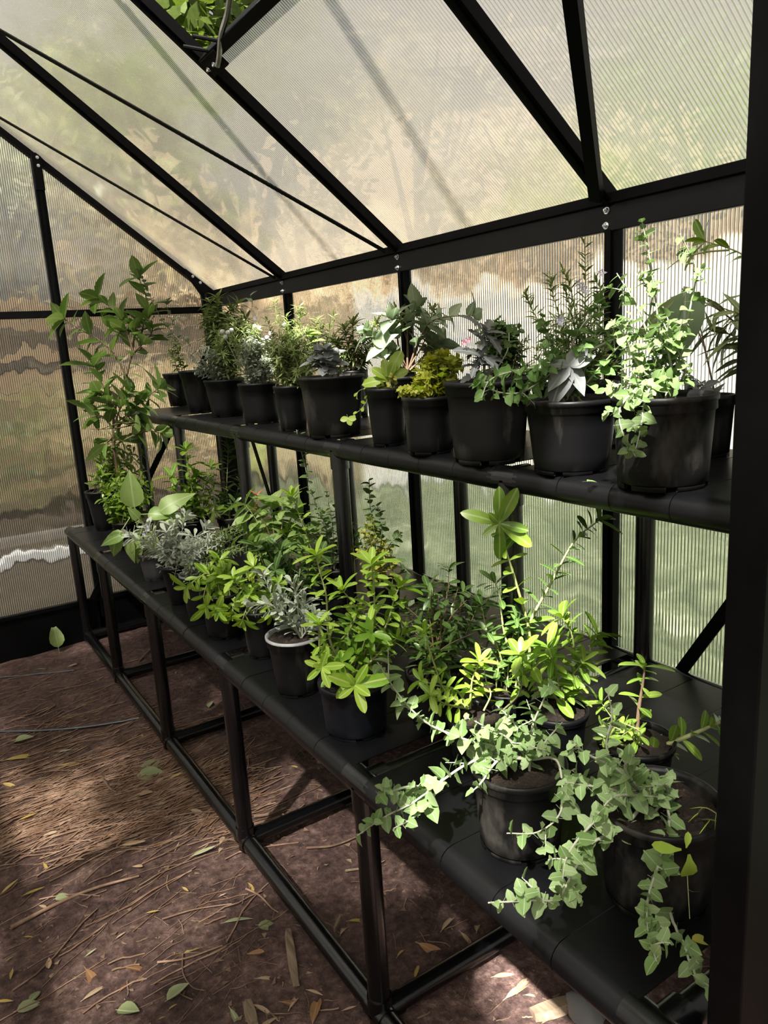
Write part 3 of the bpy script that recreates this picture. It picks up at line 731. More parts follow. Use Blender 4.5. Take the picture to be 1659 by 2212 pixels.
tag(b.build('concrete_edging', M['concrete'], bevel=.02), 'pale low concrete edging beyond the far gable', 'edging')

# tan house behind the fences
hs = empty('house', (11, 14, 0)); tag(hs, 'tan rendered house with grey-brown roof far behind the fence', 'house'); hs.rotation_euler.z = math.radians(-32)
b = MB(); b.box(-7, 7, 0, 6, 0, 7.0); b.build('house_wall', M['render'], hs)
b = MB(); b.add([(-7.5, -.5, 6.9), (7.5, -.5, 6.9), (7.5, 6.5, 6.9), (-7.5, 6.5, 6.9), (-5, 3, 8.8), (5, 3, 8.8)], [(0, 1, 5, 4), (1, 2, 5), (2, 3, 4, 5), (3, 0, 4), (3, 2, 1, 0)]); b.build('house_roof', M['tile'], hs)

def tree(name, label, x, y, h, r, zc, mat, count, lsize, tr=.12, group=None, squash=1.0, seed=0):
    rnd = random.Random(seed * 77 + 5)
    t = empty(name, (x, y, -.04)); tag(t, label, 'tree', group)
    b = MB(); lean = Vector((rnd.uniform(-.3, .3), rnd.uniform(-.3, .3), 0))
    b.tube(catmull([(0, 0, 0), lean * .4 + Vector((0, 0, h * .35)), lean + Vector((0, 0, h * .8))], 5), [tr * (1 - .06 * i) for i in range(11)], 8)
    for k in range(6):
        a = rnd.uniform(0, 6.28); z0 = h * rnd.uniform(.35, .7); e = Vector((math.cos(a) * r * .7, math.sin(a) * r * .7, min(zc + r * rnd.uniform(-.2, .5), h)))
        b.tube(catmull([lean * .7 + Vector((0, 0, z0)), (lean + e) * .5 + Vector((0, 0, z0 * .5)) - Vector((0, 0, e.z * .0)), e], 4), [tr * .45 * (1 - .09 * i) for i in range(9)], 6)
    b.build('trunk', M['bark'], t, True)
    b = MB(); cl = []
    for k in range(max(8, count // 70)):
        d = Vector((rnd.gauss(0, 1), rnd.gauss(0, 1), rnd.gauss(0, 1))).normalized() * r * rnd.random() ** .4
        cl.append(Vector((d.x, d.y, d.z * squash + zc)) + lean)
    for i in range(count):
        c = rnd.choice(cl); p = c + Vector((rnd.gauss(0, 1), rnd.gauss(0, 1), rnd.gauss(0, .8))) * r * .17
        d = Vector((rnd.gauss(0, 1), rnd.gauss(0, 1), rnd.gauss(-.4, .6))).normalized(); s = lsize * rnd.uniform(.6, 1.3)
        x_ = d.orthogonal().normalized(); q = Quaternion(d, rnd.uniform(0, 6.28)); x_.rotate(q)
        b.add([p, p + d * s * .3 + x_ * s * .2, p + d * s * .7 + x_ * s * .17, p + d * s, p + d * s * .7 - x_ * s * .17, p + d * s * .3 - x_ * s * .2], [(0, 1, 2, 3, 4, 5)])
    o = b.build('crown', L[mat], t); o['kind'] = 'stuff'
    return t
def polar(az, d): return d * math.sin(math.radians(az)), d * math.cos(math.radians(az))
T = [  # az, dist, height, crown radius, crown centre, material, label
    (8, 11.0, 5.2, 1.5, 3.9, 'tree_pale', 'pale grey-green tree behind the far gable fence, leftmost of the trees'),
    (18, 10.0, 4.6, 1.5, 3.3, 'tree_khaki', 'khaki tree behind the join of rear fence and gable roof slope'),
    (28, 11.5, 5.2, 1.4, 4.0, 'tree_khaki', 'slim khaki tree in front of the tan house, seen through the roof'),
    (36, 9.8, 5.2, 1.6, 3.9, 'tree_khaki', 'khaki tree at the middle of the tan house front'),
    (46, 10.5, 5.0, 1.4, 3.7, 'tree_khaki', 'tall khaki tree at the near corner of the tan house'),
    (55, 10.4, 6.6, 1.7, 4.3, 'tree_green', 'bright green tree behind the pale fence, seen through the near roof pane'),
    (63, 10.0, 6.4, 1.6, 4.2, 'tree_green', 'green tree furthest along the pale fence beside the doorway end'),
]
for i, (az, d, h, r, zc, m, lab) in enumerate(T):
    x, y = polar(az, d); tree('garden_tree', lab, x, y, h, r, zc, m, 2600 if m == 'tree_green' else 1000, .20, seed=i, group='trees behind the fences')
# broad-leaved tree close above the vent
vx = CAM_LOC + ray(455, 20).normalized() * 5.4
tree('laurel_tree', 'broad-leaved green tree whose leaves show through the open roof vent', vx.x, vx.y, vx.z + .5, .8, vx.z + .04, 'tree_vent', 3600, .15, tr=.07, seed=31)
# shrubs first; the added shade trees on the sunny side follow
def shrub(label, x, y, r, h, mat, count, seed):
    rnd = random.Random(seed); t = empty('garden_shrub', (x, y, -.04)); tag(t, label, 'shrub', 'shrubs along the fences')
    b = MB()
    for k in range(7):
        a = rnd.uniform(0, 6.28); b.tube([(0, 0, 0), (math.cos(a) * r * .4, math.sin(a) * r * .4, h * .5), (math.cos(a) * r * .7, math.sin(a) * r * .7, h * .85)], [.02, .014, .006], 5, False)
    b.build('branches', M['bark'], t)
    b = MB()
    for i in range(count):
        d = Vector((rnd.gauss(0, 1), rnd.gauss(0, 1), rnd.gauss(0, 1))).normalized(); q = rnd.random() ** .4
        p = Vector((d.x * r * q, d.y * r * q, h * .55 + d.z * h * .45 * q)); d = Vector((rnd.gauss(0, 1), rnd.gauss(0, 1), rnd.gauss(0, 1))).normalized(); s = rnd.uniform(.08, .17); x_ = d.orthogonal().normalized()
        b.add([p, p + d * s * .5 + x_ * s * .22, p + d * s, p + d * s * .5 - x_ * s * .22], [(0, 1, 2, 3)])
    o = b.build('leaves', L[mat], t); o['kind'] = 'stuff'
shrub('dark shrub against the rear fence behind the far gable post', .5, 7.9, .6, 1.3, 'tree_vent', 500, 1)
shrub('olive shrub against the rear fence near the corner', 2.4, 8.1, .7, 1.6, 'tree_khaki', 500, 2)
shrub('low green shrub in front of the rear fence, furthest left', -.9, 7.4, .5, .9, 'tree_green', 400, 3)
shrub('green shrub at the corner where the two timber fences meet', 4.6, 8.2, .7, 1.1, 'tree_khaki', 500, 4)
shrub('rounded green shrub before the tan fence', 6.0, 6.9, .55, .9, 'tree_green', 400, 5)
for k, (az, d, lab) in enumerate(((22, 11.0, 'olive bush behind the rear fence corner, leftmost of five'), (31, 12.2, 'olive bush behind the fence corner, second of five'), (39, 11.8, 'olive bush behind the tan fence, middle of five'), (46, 11.2, 'olive bush behind the tan fence, fourth of five'), (52, 10.9, 'olive bush behind the pale fence, last of five'))):
    x, y = polar(az, d); shrub(lab, x, y, 1.05, 3.1, 'hedge', 1500, 60 + k)
# unseen sun-side trees, added and placed to shade floor and doorway
for k, (x, y, z, r, lab) in enumerate(((-1.86, -.35, 4.2, .28, 'slimmest unseen tree added to shade the floor'), (-1.88, .4, 4.3, .28, 'slim unseen tree added for shade by the middle of the greenhouse'), (-2.3, 1.6, 4.2, .6, 'wider unseen tree added for shade near the far gable'), (-1.08, -1.1, 4.2, .64, 'leafy unseen tree added to shade the doorway'))):
    tree('added_shade_tree', lab, x, y, z + r * .8, r, z, 'tree_green', 2000, .13, tr=.04, seed=41 + k, group='unseen trees added to shape the light')
# ================================================================== PLANTS ON THE UPPER SHELF
# --- large saltbush in the biggest pot
P = potted('potted_saltbush', 'large pale-leaved saltbush in the biggest upper pot, one branch trailing down its front', (1372, 1595, 849, 1366, 1560, 1063), 'u', 'pot_dusty')
A = dict(r=.0026, pattern='alt', mat='stem_pale', ang=65, side=4, side_len=42, side_n=4)
for pts, n, off in (([(1455, 850), (1436, 780), (1420, 680), (1404, 560), (1385, 472)], 26, -.01), ([(1450, 850), (1410, 750), (1372, 655), (1332, 590)], 20, -.03), ([(1455, 850), (1470, 760), (1492, 660), (1502, 580), (1468, 505)], 20, .0),
                    ([(1450, 850), (1420, 800), (1400, 720), (1410, 620), (1395, 540)], 20, .02), ([(1440, 850), (1380, 790), (1345, 720), (1320, 690)], 16, -.02), ([(1440, 850), (1400, 822), (1365, 850), (1338, 885), (1345, 935), (1372, 985)], 26, -.13),
                    ([(1440, 850), (1412, 828), (1392, 870), (1385, 920), (1372, 975)], 24, -.13), ([(1440, 850), (1400, 830), (1350, 828), (1320, 838), (1300, 850)], 8, -.09), ([(1455, 850), (1450, 790), (1440, 740), (1445, 690)], 12, -.05), ([(1455, 850), (1480, 800), (1462, 745), (1475, 690)], 10, -.03)):
    P.px(pts, 'salt', int(n * .7), 38, off, **A)
P.bush(1395, 700, 55, 110, 5, 'salt', 9, 36, r=.002, ang=65); P.bush(1410, 800, 45, 40, 5, 'salt', 7, 32, r=.002, ang=65); P.done()
# --- long-leaved gum seedling in the pot hidden by the jamb
P = potted('potted_gum', 'long-leaved gum seedling in the last upper pot, partly behind the door jamb', (1598, 1690, 826, 1612, 1684, 985), 'u')
B = dict(r=.003, pattern='alt', mat='stem_brown', ang=50, droop=.45)
for pts, n, off in (([(1640, 820), (1625, 750), (1590, 700), (1545, 665), (1490, 640)], 13, 0), ([(1640, 820), (1620, 790), (1600, 740), (1570, 720), (1530, 715)], 9, .02), ([(1640, 820), (1650, 740), (1620, 690), (1560, 665)], 9, -.02), ([(1640, 820), (1640, 700), (1620, 660)], 6, 0)):
    P.px(pts, 'long', int(n * 1.7), 108, off, **B)
P.px([(1640, 820), (1655, 700), (1645, 600), (1610, 555), (1570, 535), (1525, 522)], 'hebe', 5, 62, 0, r=.003, mat='stem_green', ang=40, rosette=5, start=.55)
P.px([(1575, 540), (1520, 545), (1470, 560), (1440, 582)], 'lime', 1, 30, 0, r=.0022, mat='stem_green'); P.done()
# --- tall leaf clump between the big saltbush and the gum
P = potted('potted_big_leaf', 'plant with one huge hanging olive leaf behind the large saltbush', (1490, 1600, 852, 1500, 1590, 990), 'u')
for pts in ([(1545, 855), (1520, 740), (1500, 660), (1478, 625)], [(1545, 855), (1510, 720), (1450, 655)]):
    P.px(pts, 'long', 1, 30, .0, r=.002, mat='stem_brown', start=.8)
q = at(1478, 632, P.C, -.08)
for d, ln in (((.05, 0, -1), 118), ((-.55, 0, -1), 120), ((-.85, .1, -.75), 130), ((-.2, .3, -1), 110), ((.5, .1, -.9), 100)):
    P.leaf('grey_leaf' if ln == 118 else 'long', q, RGT * d[0] + FWD * d[1] + UP * d[2], -FWD * .9 + UP * .3, ln * P.k)
P.bush(1500, 830, 40, 18, 6, 'felt', 4, 40, mat='stem_pale', r=.0016); P.done()
# --- saltbush with grey felted leaves in the ribbed pot
P = potted('potted_saltbush', 'sprawling saltbush with drooping grey felted leaves in the streaked pot beside the biggest', (1144, 1350, 859, 1172, 1334, 1028), 'u')
for pts, n, off in (([(1245, 855), (1205, 790), (1182, 720), (1166, 668)], 16, -.02), ([(1245, 855), (1290, 800), (1335, 750), (1372, 705)], 18, -.05), ([(1245, 855), (1275, 760), (1295, 690), (1290, 650)], 13, 0), ([(1250, 855), (1230, 770), (1260, 700), (1310, 660)], 13, .02),
                    ([(1330, 730), (1270, 760), (1200, 800), (1130, 846), (1070, 845), (1030, 815)], 34, -.10), ([(1240, 855), (1190, 820), (1140, 830), (1120, 870)], 14, -.09), ([(1240, 855), (1175, 800), (1120, 800), (1060, 820), (1040, 860)], 22, -.10)):
    P.px(pts, 'salt_deep', int(n * .8), 40, off, r=.0026, pattern='alt', ang=65, side=3, side_n=4)
P.bush(1240, 760, 80, 55, 7, 'salt_deep', 9, 33, r=.002)
q = at(1228, 790, P.C, -.05)
for a, ln in ((-.55, 86), (-.8, 66), (.05, 62), (.45, 70), (.95, 52)):
    P.leaf('felt', q, RGT * a - UP * .75 - FWD * random.uniform(.1, .5), -FWD * .5 + UP * .8, ln * P.k)
for a, ln in ((.9, 60), (-.9, 40), (.3, 60)): P.leaf('felt', q, RGT * a + UP * .35, -FWD + UP * .8, ln * P.k)
P.done()
# --- rosemary behind it
P = potted('potted_rosemary', 'tall upright rosemary with lilac flowers behind the felted-leaf pot', (1164, 1351, 826, 1190, 1325, 985), 'u')
for pts in ([(1260, 820), (1262, 700), (1265, 600), (1262, 515)], [(1250, 820), (1220, 720), (1195, 640), (1186, 590)], [(1255, 820), (1240, 700), (1215, 610)], [(1262, 820), (1290, 720), (1300, 640), (1283, 600)], [(1240, 820), (1190, 740), (1150, 670), (1135, 632)],
            [(1260, 820), (1250, 720), (1232, 620), (1215, 585)], [(1270, 820), (1310, 760), (1330, 700)], [(1250, 820), (1230, 760), (1200, 690)], [(1265, 820), (1280, 740), (1270, 660)]):
    P.px(pts, 'willow', 26, 30, 0, pattern='pair', r=.002, mat='stem_green', ang=45, grow=(1, .8), single=False, spread=.05)
P.bush(1245, 730, 85, 70, 34, 'willow', 18, 24, pattern='pair', r=.001, mat='stem_green', ang=45, single=False, depth=.06)
P.bush(1300, 790, 45, 25, 26, 'willow', 14, 18, pattern='pair', r=.0008, mat='stem_green', ang=50, single=False, depth=.05)
def flower(P, u, v, off, size, mat, petals=5, name='flower'):
    p = at(u, v, P.C, off); b = MB(); s = size * P.k
    for j in range(petals):
        a = 2 * math.pi * j / petals + random.uniform(-.2, .2); d = (RGT * math.cos(a) + UP * math.sin(a) - FWD * .3).normalized(); x = d.cross(-FWD).normalized()
        b.add([p, p + d * s * .5 + x * s * .22, p + d * s, p + d * s * .5 - x * s * .22], [(0, 1, 2, 3)])
    return P.mesh(b, name, M[mat])
for u, v in ((1256, 620), (1250, 612), (1264, 628), (1212, 695), (1208, 690), (1300, 590)): flower(P, u, v, -.06, 11, 'lilac')
P.done()
# --- silver oak-leaved plant with jade behind, saltbush tips
P = potted('potted_silver_oakleaf', 'big black upper pot with a white oak-leaved silver plant and pink flowers', (958, 1150, 821, 991, 1145, 1005), 'u', 'pot_dusty')
P.px([(1045, 815), (1045, 770), (1040, 735), (1048, 720)], 'white', 10, 52, -.03, pattern='pair', r=.003, mat='stem_pale', ang=60, rosette=5, spread=.01)
P.px([(1040, 815), (1030, 790), (1040, 770)], 'white', 6, 46, -.05, pattern='pair', ang=70, rosette=4, spread=.01, mat='stem_pale')
P.px([(1050, 815), (1085, 795), (1105, 790)], 'white', 2, 34, -.05, mat='stem_brown', r=.003, spread=.01)
for pts in ([(1060, 815), (1050, 760), (1030, 710)], [(1060, 815), (1075, 750), (1062, 700)], [(1060, 815), (1095, 760), (1100, 715)]):
    P.px(pts, 'salt', 5, 30, .02, mat='stem_pale', start=.4)
flower(P, 1003, 740, -.05, 9, 'pink'); flower(P, 1012, 734, -.05, 8, 'pink'); flower(P, 1237, 745, -.1, 7, 'pink'); P.done()
P = potted('potted_jade', 'dark dense small-leaved jade bush behind the white oak-leaved plant', (1040, 1160, 812, 1056, 1142, 950), 'u')
P.bush(1080, 725, 48, 40, 26, 'round_dark', 12, 24, pattern='pair', mat='stem_brown', r=.002, single=False, depth=.05)
P.bush(1135, 760, 35, 55, 14, 'willow', 16, 18, pattern='pair', mat='stem_green', single=False); P.done()
# --- golden oregano
P = potted('potted_golden_herb', 'mounded golden yellow-green herb in the small upper pot beside the white oak-leaf', (852, 970, 856, 884, 984, 984), 'u')
P.bush(940, 800, 65, 42, 30, 'gold', 13, 25, pattern='pair', mat='stem_green', r=.0014, depth=.05, single=False, lean=.8)
P.bush(905, 838, 48, 14, 18, 'gold', 12, 20, pattern='pair', mat='stem_green', r=.0012, depth=.06, single=False, lean=.3)
for u, v in ((968, 778), (958, 800), (905, 842), (955, 815), (990, 800)): P.leaf('lime_round', at(u, v, P.C, -.06), -FWD + UP * .4, UP - FWD, 26 * P.k)
P.done()
# --- lime lettuce-like leaves
P = potted('potted_lime_leaf', 'bright lime paddle-leaved seedling in a narrow upper pot with clover hanging beside it', (788, 880, 837, 807, 875, 966), 'u')
c = at(838, 822, P.C, -.01)
for a, z, ln in ((.35, .9, 62), (-.6, .65, 42), (-1, .15, 50), (.8, .5, 46), (-.1, .9, 44), (.2, .6, 40)):
    P.leaf('lime', c, RGT * a + UP * z - FWD * .25, UP * .6 - FWD, ln * P.k)
P.bush(820, 815, 40, 18, 8, 'gold', 6, 16, mat='stem_green', r=.001, depth=.04)
P.px([(800, 835), (775, 845), (770, 862)], 'lime', 3, 16, -.05, r=.0008, mat='stem_green', spread=.01)
P.px([(800, 840), (790, 870), (778, 885), (760, 900)], 'lime_round', 6, 14, -.07, r=.0008, mat='stem_green', spread=.01)
q = at(752, 903, P.C, -.085)
for a in (-1.0, .1, 1.0): P.leaf('lime_round', q, RGT * math.sin(a) - UP * math.cos(a) * .3 - FWD * .1, -FWD + UP * .4, 17 * P.k)
P.done()
# --- variegated shrub
P = potted('potted_variegated_shrub', 'spindly grey-green variegated shrub behind the lime seedling, branch reaching over the window post', (816, 930, 812, 830, 915, 930), 'u')
V = dict(r=.0035, pattern='pair', mat='stem_brown', ang=55, droop=.1, start=.45)
for pts, n, off, ro in (([(875, 805), (862, 750), (855, 715), (848, 690)], 6, 0, 5), ([(875, 805), (840, 760), (815, 735), (795, 720)], 6, -.02, 5), ([(880, 805), (895, 760), (905, 735), (918, 705)], 6, -.02, 4), ([(880, 805), (880, 730), (880, 690), (895, 665)], 6, .01, 5), ([(885, 805), (905, 740), (925, 700), (960, 685), (1020, 682)], 5, -.10, 4), ([(875, 805), (850, 770), (830, 750)], 5, -.04, 4), ([(885, 800), (925, 760), (945, 745)], 6, .03, 5)):
    P.px(pts, 'grey_leaf', n + 2, 48, off, rosette=ro, **V)
for u, v in ((935, 672), (860, 680), (928, 750), (815, 700)):
    P.px([(880, 800), ((880 + u) / 2 + 10, (800 + v) / 2), (u, v)], 'olive', 16, 34, .02, pattern='cluster', r=.003, mat='stem_brown', start=.7, rosette=12, single=False)
P.done()
P = potted('potted_euphorbia', 'woody olive-green shrublet with tufted tips behind the silver rosette', (735, 800, 800, 742, 795, 905), 'u')
for u, v in ((745, 712), (762, 700), (790, 715), (730, 745), (770, 745), (720, 735), (800, 745), (752, 768), (785, 775)):
    P.px([(765, 800), ((765 + u) / 2, (800 + v) / 2 + 5), (u, v)], 'olive', 16, 34, 0, pattern='cluster', r=.003, mat='stem_brown', start=.5, rosette=12, single=False)
P.bush(765, 775, 45, 20, 8, 'grey_leaf', 5, 24, mat='stem_brown', depth=.04); P.done()
# --- silver plectranthus rosette, big dusty pot
P = potted('potted_silver_rosette', 'silver round-leaved rosette in the large dusty black pot mid upper shelf', (638, 783, 812, 665, 778, 947), 'u', 'pot_dusty')
for u, v in ((705, 775), (690, 765), (718, 770), (700, 790), (678, 782), (725, 785), (705, 760)):
    P.px([(705, 812), ((705 + u) / 2, 800), (u, v)], 'white_round', 4, 30, -.03, pattern='pair', mat='stem_pale', rosette=5, start=.5, spread=.02)
P.bush(735, 785, 22, 18, 4, 'hebe_dark', 4, 24, mat='stem_green'); P.done()
# --- fine yellowish shrub
P = potted('potted_fine_shrub', 'feathery yellow-green fine-leaved shrub with tall spikes in a narrow upper pot', (579, 655, 833, 605, 660, 933), 'u')
for pts in ([(620, 830), (610, 760), (600, 700), (592, 645)], [(620, 830), (600, 770), (578, 690)], [(625, 830), (640, 750), (648, 690), (646, 660)], [(625, 830), (660, 770), (680, 720), (685, 685)], [(625, 830), (680, 760), (700, 700)], [(625, 830), (690, 770), (722, 680)], [(620, 830), (625, 740), (618, 680)], [(620, 830), (590, 780), (575, 740)]):
    P.px(pts, 'willow', 34, 24, 0, pattern='pair', r=.0018, mat='stem_green', ang=50, single=False, grow=(1, .8))
P.bush(640, 755, 60, 65, 60, 'willow', 18, 20, pattern='cluster', r=.0009, mat='stem_green', single=False, depth=.08)
for u, v in ((655, 715), (660, 725), (675, 738), (668, 720)): P.leaf('broad', at(u, v, P.C, -.03), RGT * random.uniform(-1, 1) + UP * .3, UP - FWD * .6, 26 * P.k)
P.done()
# --- everlasting daisy
P = potted('potted_everlasting', 'grey everlasting daisy with white ball flowers in a streaked upper pot', (504, 596, 827, 525, 599, 918), 'u')
P.bush(555, 765, 48, 50, 40, 'silver', 16, 18, pattern='cluster', r=.0008, mat='stem_pale', single=False, depth=.07)
P.bush(530, 720, 40, 45, 22, 'willow', 16, 20, pattern='pair', r=.0009, mat='stem_green', single=False, depth=.06)
for u, v in ((551, 688), (550, 705), (560, 708), (538, 716), (585, 720), (577, 729), (582, 738), (615, 702), (566, 745), (480, 716), (492, 718), (500, 713), (487, 728)):
    p = at(u, v, P.C, random.uniform(-.05, .03)); b = MB(); b.tube(catmull([(P.C.x, P.C.y, P.top - .01), (p + P.C) / 2 + Vector((0, 0, .03)), p], 5), .0008, 4, False); P.mesh(b, 'flower_stalk', L['stem_pale'])
    b = MB(); b.lathe([(0, -1), (.7, -.75), (1, -.1), (.8, .55), (.4, .8), (0, .85)], 10); o = b.build('flower', M['cloth_white'], P.root, True); o.location = p - P.C; o.scale = (5.2 * P.k,) * 3
    if (u, v) == (550, 705):
        b = MB(); b.lathe([(0, .95), (.35, .9), (.5, .7)], 10); o2 = b.build('flower_centre', M['yellow'], o, True); o2.rotation_euler = (1.2, 0, -.5)
P.done()
# --- santolina
P = potted('potted_santolina', 'low silvery-grey tufted herb in a streaked pot, third from the far upper end', (432, 522, 820, 454, 520, 902), 'u')
P.bush(450, 780, 42, 32, 26, 'silver', 14, 20, pattern='pair', r=.0012, mat='stem_pale', single=False, depth=.06)
P.bush(505, 735, 42, 50, 24, 'willow', 18, 26, pattern='cluster', r=.0012, mat='stem_green', single=False, depth=.07); P.done()
# --- willow-leaved bush with arching silver stems
P = potted('potted_willow_leaf_bush', 'bushy willow-leaved shrub in the second pot from the far upper end', (384, 462, 800, 405, 455, 894), 'u')
for pts in ([(430, 790), (400, 750), (350, 690), (320, 630), (303, 590)], [(432, 790), (410, 745), (375, 700), (358, 655)]):
    P.px(pts, 'grey_leaf', 12, 26, 0, r=.003, mat='stem_pale', pattern='alt', start=.35, ang=55, rosette=4)
P.done()
P = potted('potted_willow_leaf_bush', 'tall bushy yellow-green willow-leaved shrub in front of the far corner post', (445, 512, 808, 455, 502, 890), 'u')
for u, v in ((455, 655), (470, 645), (500, 665), (515, 655), (530, 690), (480, 690), (445, 690), (505, 700), (540, 720), (465, 720)):
    P.px([(475, 795), ((475 + u) / 2, (775 + v) / 2 - 10), (u, v)], 'willow', 22, 36, 0, pattern='cluster', r=.0016, mat='stem_green', start=.35, rosette=6, single=False)
P.px([(490, 795), (530, 700), (545, 660), (540, 635)], 'grey_leaf', 4, 26, -.02, r=.0014, mat='stem_green', start=.6); P.done()
P = potted('potted_wispy_seedling', 'wispy thin-stemmed seedling in the pot at the far upper end', (355, 413, 806, 364, 404, 878), 'u')
P.bush(370, 750, 28, 42, 9, 'small', 9, 15, pattern='pair', mat='stem_green', r=.0012, depth=.05); P.done()

# ================================================================== PLANTS ON THE LOWER SHELF
# --- tall woody shrub in the far corner
P = potted('potted_woody_shrub', 'tall woody shrub with serrated leaves in the far corner, reaching above the upper shelf', (232, 310, 1080, 245, 300, 1165), 'l')
W = dict(r=.005, mat='stem_brown', ang=55, droop=.05, pattern='alt')
P.px([(270, 1080), (250, 1000), (245, 930), (250, 880), (272, 820), (285, 770), (307, 750)], 'viburnum', 10, 56, 0, r=.008, mat='stem_brown', start=.35, rosette=0, spread=.02)
for pts, n, ro in (([(272, 810), (250, 770), (215, 735), (180, 715), (140, 690)], 8, 7), ([(290, 765), (275, 720), (262, 690), (240, 665), (212, 645)], 10, 5), ([(285, 770), (290, 725), (285, 700), (260, 700)], 8, 5), ([(250, 890), (225, 840), (205, 790)], 8, 5), ([(250, 930), (290, 880), (315, 860), (340, 840)], 9, 7),
                   ([(248, 930), (222, 900), (200, 900), (190, 885)], 7, 5), ([(250, 910), (265, 870), (280, 850)], 9, 6), ([(250, 960), (290, 940), (320, 930), (345, 935)], 5, 5), ([(245, 940), (230, 960), (250, 950)], 3, 3), ([(300, 755), (310, 700), (320, 660), (300, 600)], 8, 5), ([(290, 760), (320, 730), (330, 710), (320, 690)], 6, 5), ([(248, 920), (270, 900), (300, 900)], 7, 6), ([(250, 900), (230, 870), (215, 850)], 6, 5)):
    P.px(pts, 'viburnum', n + 3, 58, 0, rosette=ro, **W)
for pts in ([(300, 915), (250, 925), (195, 927)], [(300, 912), (255, 915), (215, 928)]): P.px(pts, 'viburnum', 1, 20, -.05, r=.004, mat='stem_brown')
P.done()
P = potted('potted_mounding_shrub', 'mounding small-leaved green bush in the pot at the far lower end', (182, 245, 1059, 201, 241, 1148), 'l')
P.bush(270, 1000, 60, 48, 18, 'small', 7, 32, pattern='pair', mat='stem_green', r=.0016, depth=.08); P.done()
P = potted('potted_mounding_shrub', 'low fine-leaved olive bush in front of the far corner shrub', (240, 300, 1125, 252, 295, 1190), 'l')
P.bush(275, 1065, 62, 60, 40, 'small', 14, 24, pattern='pair', mat='stem_green', r=.0014, depth=.07, single=False); P.done()
# --- broad leaves
P = potted('potted_broad_leaf', 'broad-leaved plant with drooping heart-shaped leaves in the grey pot at the far end', (298, 365, 1192, 308, 355, 1256), 'l', 'pot_grey')
c = Vector((P.C.x, P.C.y, P.top))
for u0, v0, u1, v1, ln in ((290, 1095, 278, 1015, 92), (270, 1155, 235, 1160, 60), (260, 1150, 225, 1205, 72), (285, 1165, 275, 1215, 60), (300, 1165, 288, 1210, 62), (330, 1150, 320, 1215, 60), (320, 1110, 360, 1108, 60), (345, 1105, 395, 1060, 80), (350, 1120, 410, 1105, 60), (300, 1120, 280, 1100, 40)):
    a = at(u0, v0, P.C, -.03); e = at(u1, v1, P.C, -.05); b = MB(); b.tube(catmull([c, (c + a) / 2 + Vector((0, 0, .03)), a], 5), .0025, 5, False); P.mesh(b, 'stem', L['stem_green'])
    P.leaf('broad', a, e - a, UP * .7 - FWD + RGT * random.uniform(-.5, .5), ln * P.k * .85)
P.bush(300, 1140, 45, 30, 5, 'broad', 2, 40, mat='stem_green'); P.done()
# --- hebes far
H = dict(pattern='pair', mat='stem_green', ang=60, rosette=6, r=.0022)
P = potted('potted_hebe', 'upright oval-leaved hebe with a pale rosette tip in the far half of the lower shelf', (385, 455, 1120, 395, 445, 1200), 'l')
for pts, n in (([(420, 1120), (415, 1060), (405, 1010), (402, 975)], 12), ([(420, 1120), (440, 1060), (455, 1010)], 10), ([(420, 1120), (385, 1070), (370, 1030)], 9), ([(425, 1120), (450, 1080), (462, 1050)], 8), ([(420, 1120), (400, 1070), (420, 1030)], 9)):
    P.px(pts, 'hebe', n, 36, 0, **H)
P.bush(425, 1085, 50, 45, 8, 'hebe', 7, 30, **H); P.done()
P = potted('potted_hebe', 'slender dark single-stemmed hebe in front of the far corner post', (470, 530, 1115, 480, 522, 1185), 'l')
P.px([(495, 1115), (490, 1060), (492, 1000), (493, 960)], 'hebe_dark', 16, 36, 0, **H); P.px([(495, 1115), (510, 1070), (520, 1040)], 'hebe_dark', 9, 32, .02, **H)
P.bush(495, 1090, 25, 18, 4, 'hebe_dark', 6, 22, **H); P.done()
# --- silver everlasting
P = potted('potted_everlasting', 'sprawling silver everlasting with lilac buds leaning over the lower front edge', (340, 402, 1220, 366, 400, 1309), 'l')
for pts in ([(372, 1218), (340, 1190), (310, 1170), (282, 1160)], [(372, 1218), (345, 1180), (330, 1160), (318, 1140)], [(375, 1218), (390, 1170), (395, 1130), (402, 1112)], [(375, 1218), (420, 1180), (440, 1150), (448, 1138)], [(375, 1218), (370, 1170), (375, 1135)], [(375, 1218), (350, 1195), (320, 1185)], [(375, 1218), (405, 1190), (420, 1160)], [(375, 1218), (385, 1190), (360, 1150)], [(376, 1218), (400, 1205), (435, 1185)]):
    P.px(pts, 'silver', 26, 28, 0, pattern='alt', r=.0018, mat='stem_pale', ang=45, grow=(.9, 1), rosette=5, single=False)
P.bush(375, 1175, 50, 30, 16, 'silver', 18, 24, mat='stem_pale', r=.0012, single=False, depth=.06)
for u, v in ((316, 1136), (319, 1144), (312, 1154)): flower(P, u, v, -.02, 6, 'lilac', 7)
P.done()
# --- thyme
P = potted('potted_thyme', 'dense grey-green thyme in the pale-rimmed pot behind the lower front edge', (380, 440, 1240, 405, 442, 1341), 'l', 'pot_dusty')
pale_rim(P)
P.bush(450, 1190, 60, 42, 60, 'silver', 18, 15, pattern='pair', mat='stem_pale', r=.0009, single=False, depth=.09)
P.bush(500, 1170, 40, 40, 30, 'willow', 16, 18, pattern='pair', mat='stem_green', r=.0009, single=False, depth=.07); P.done()
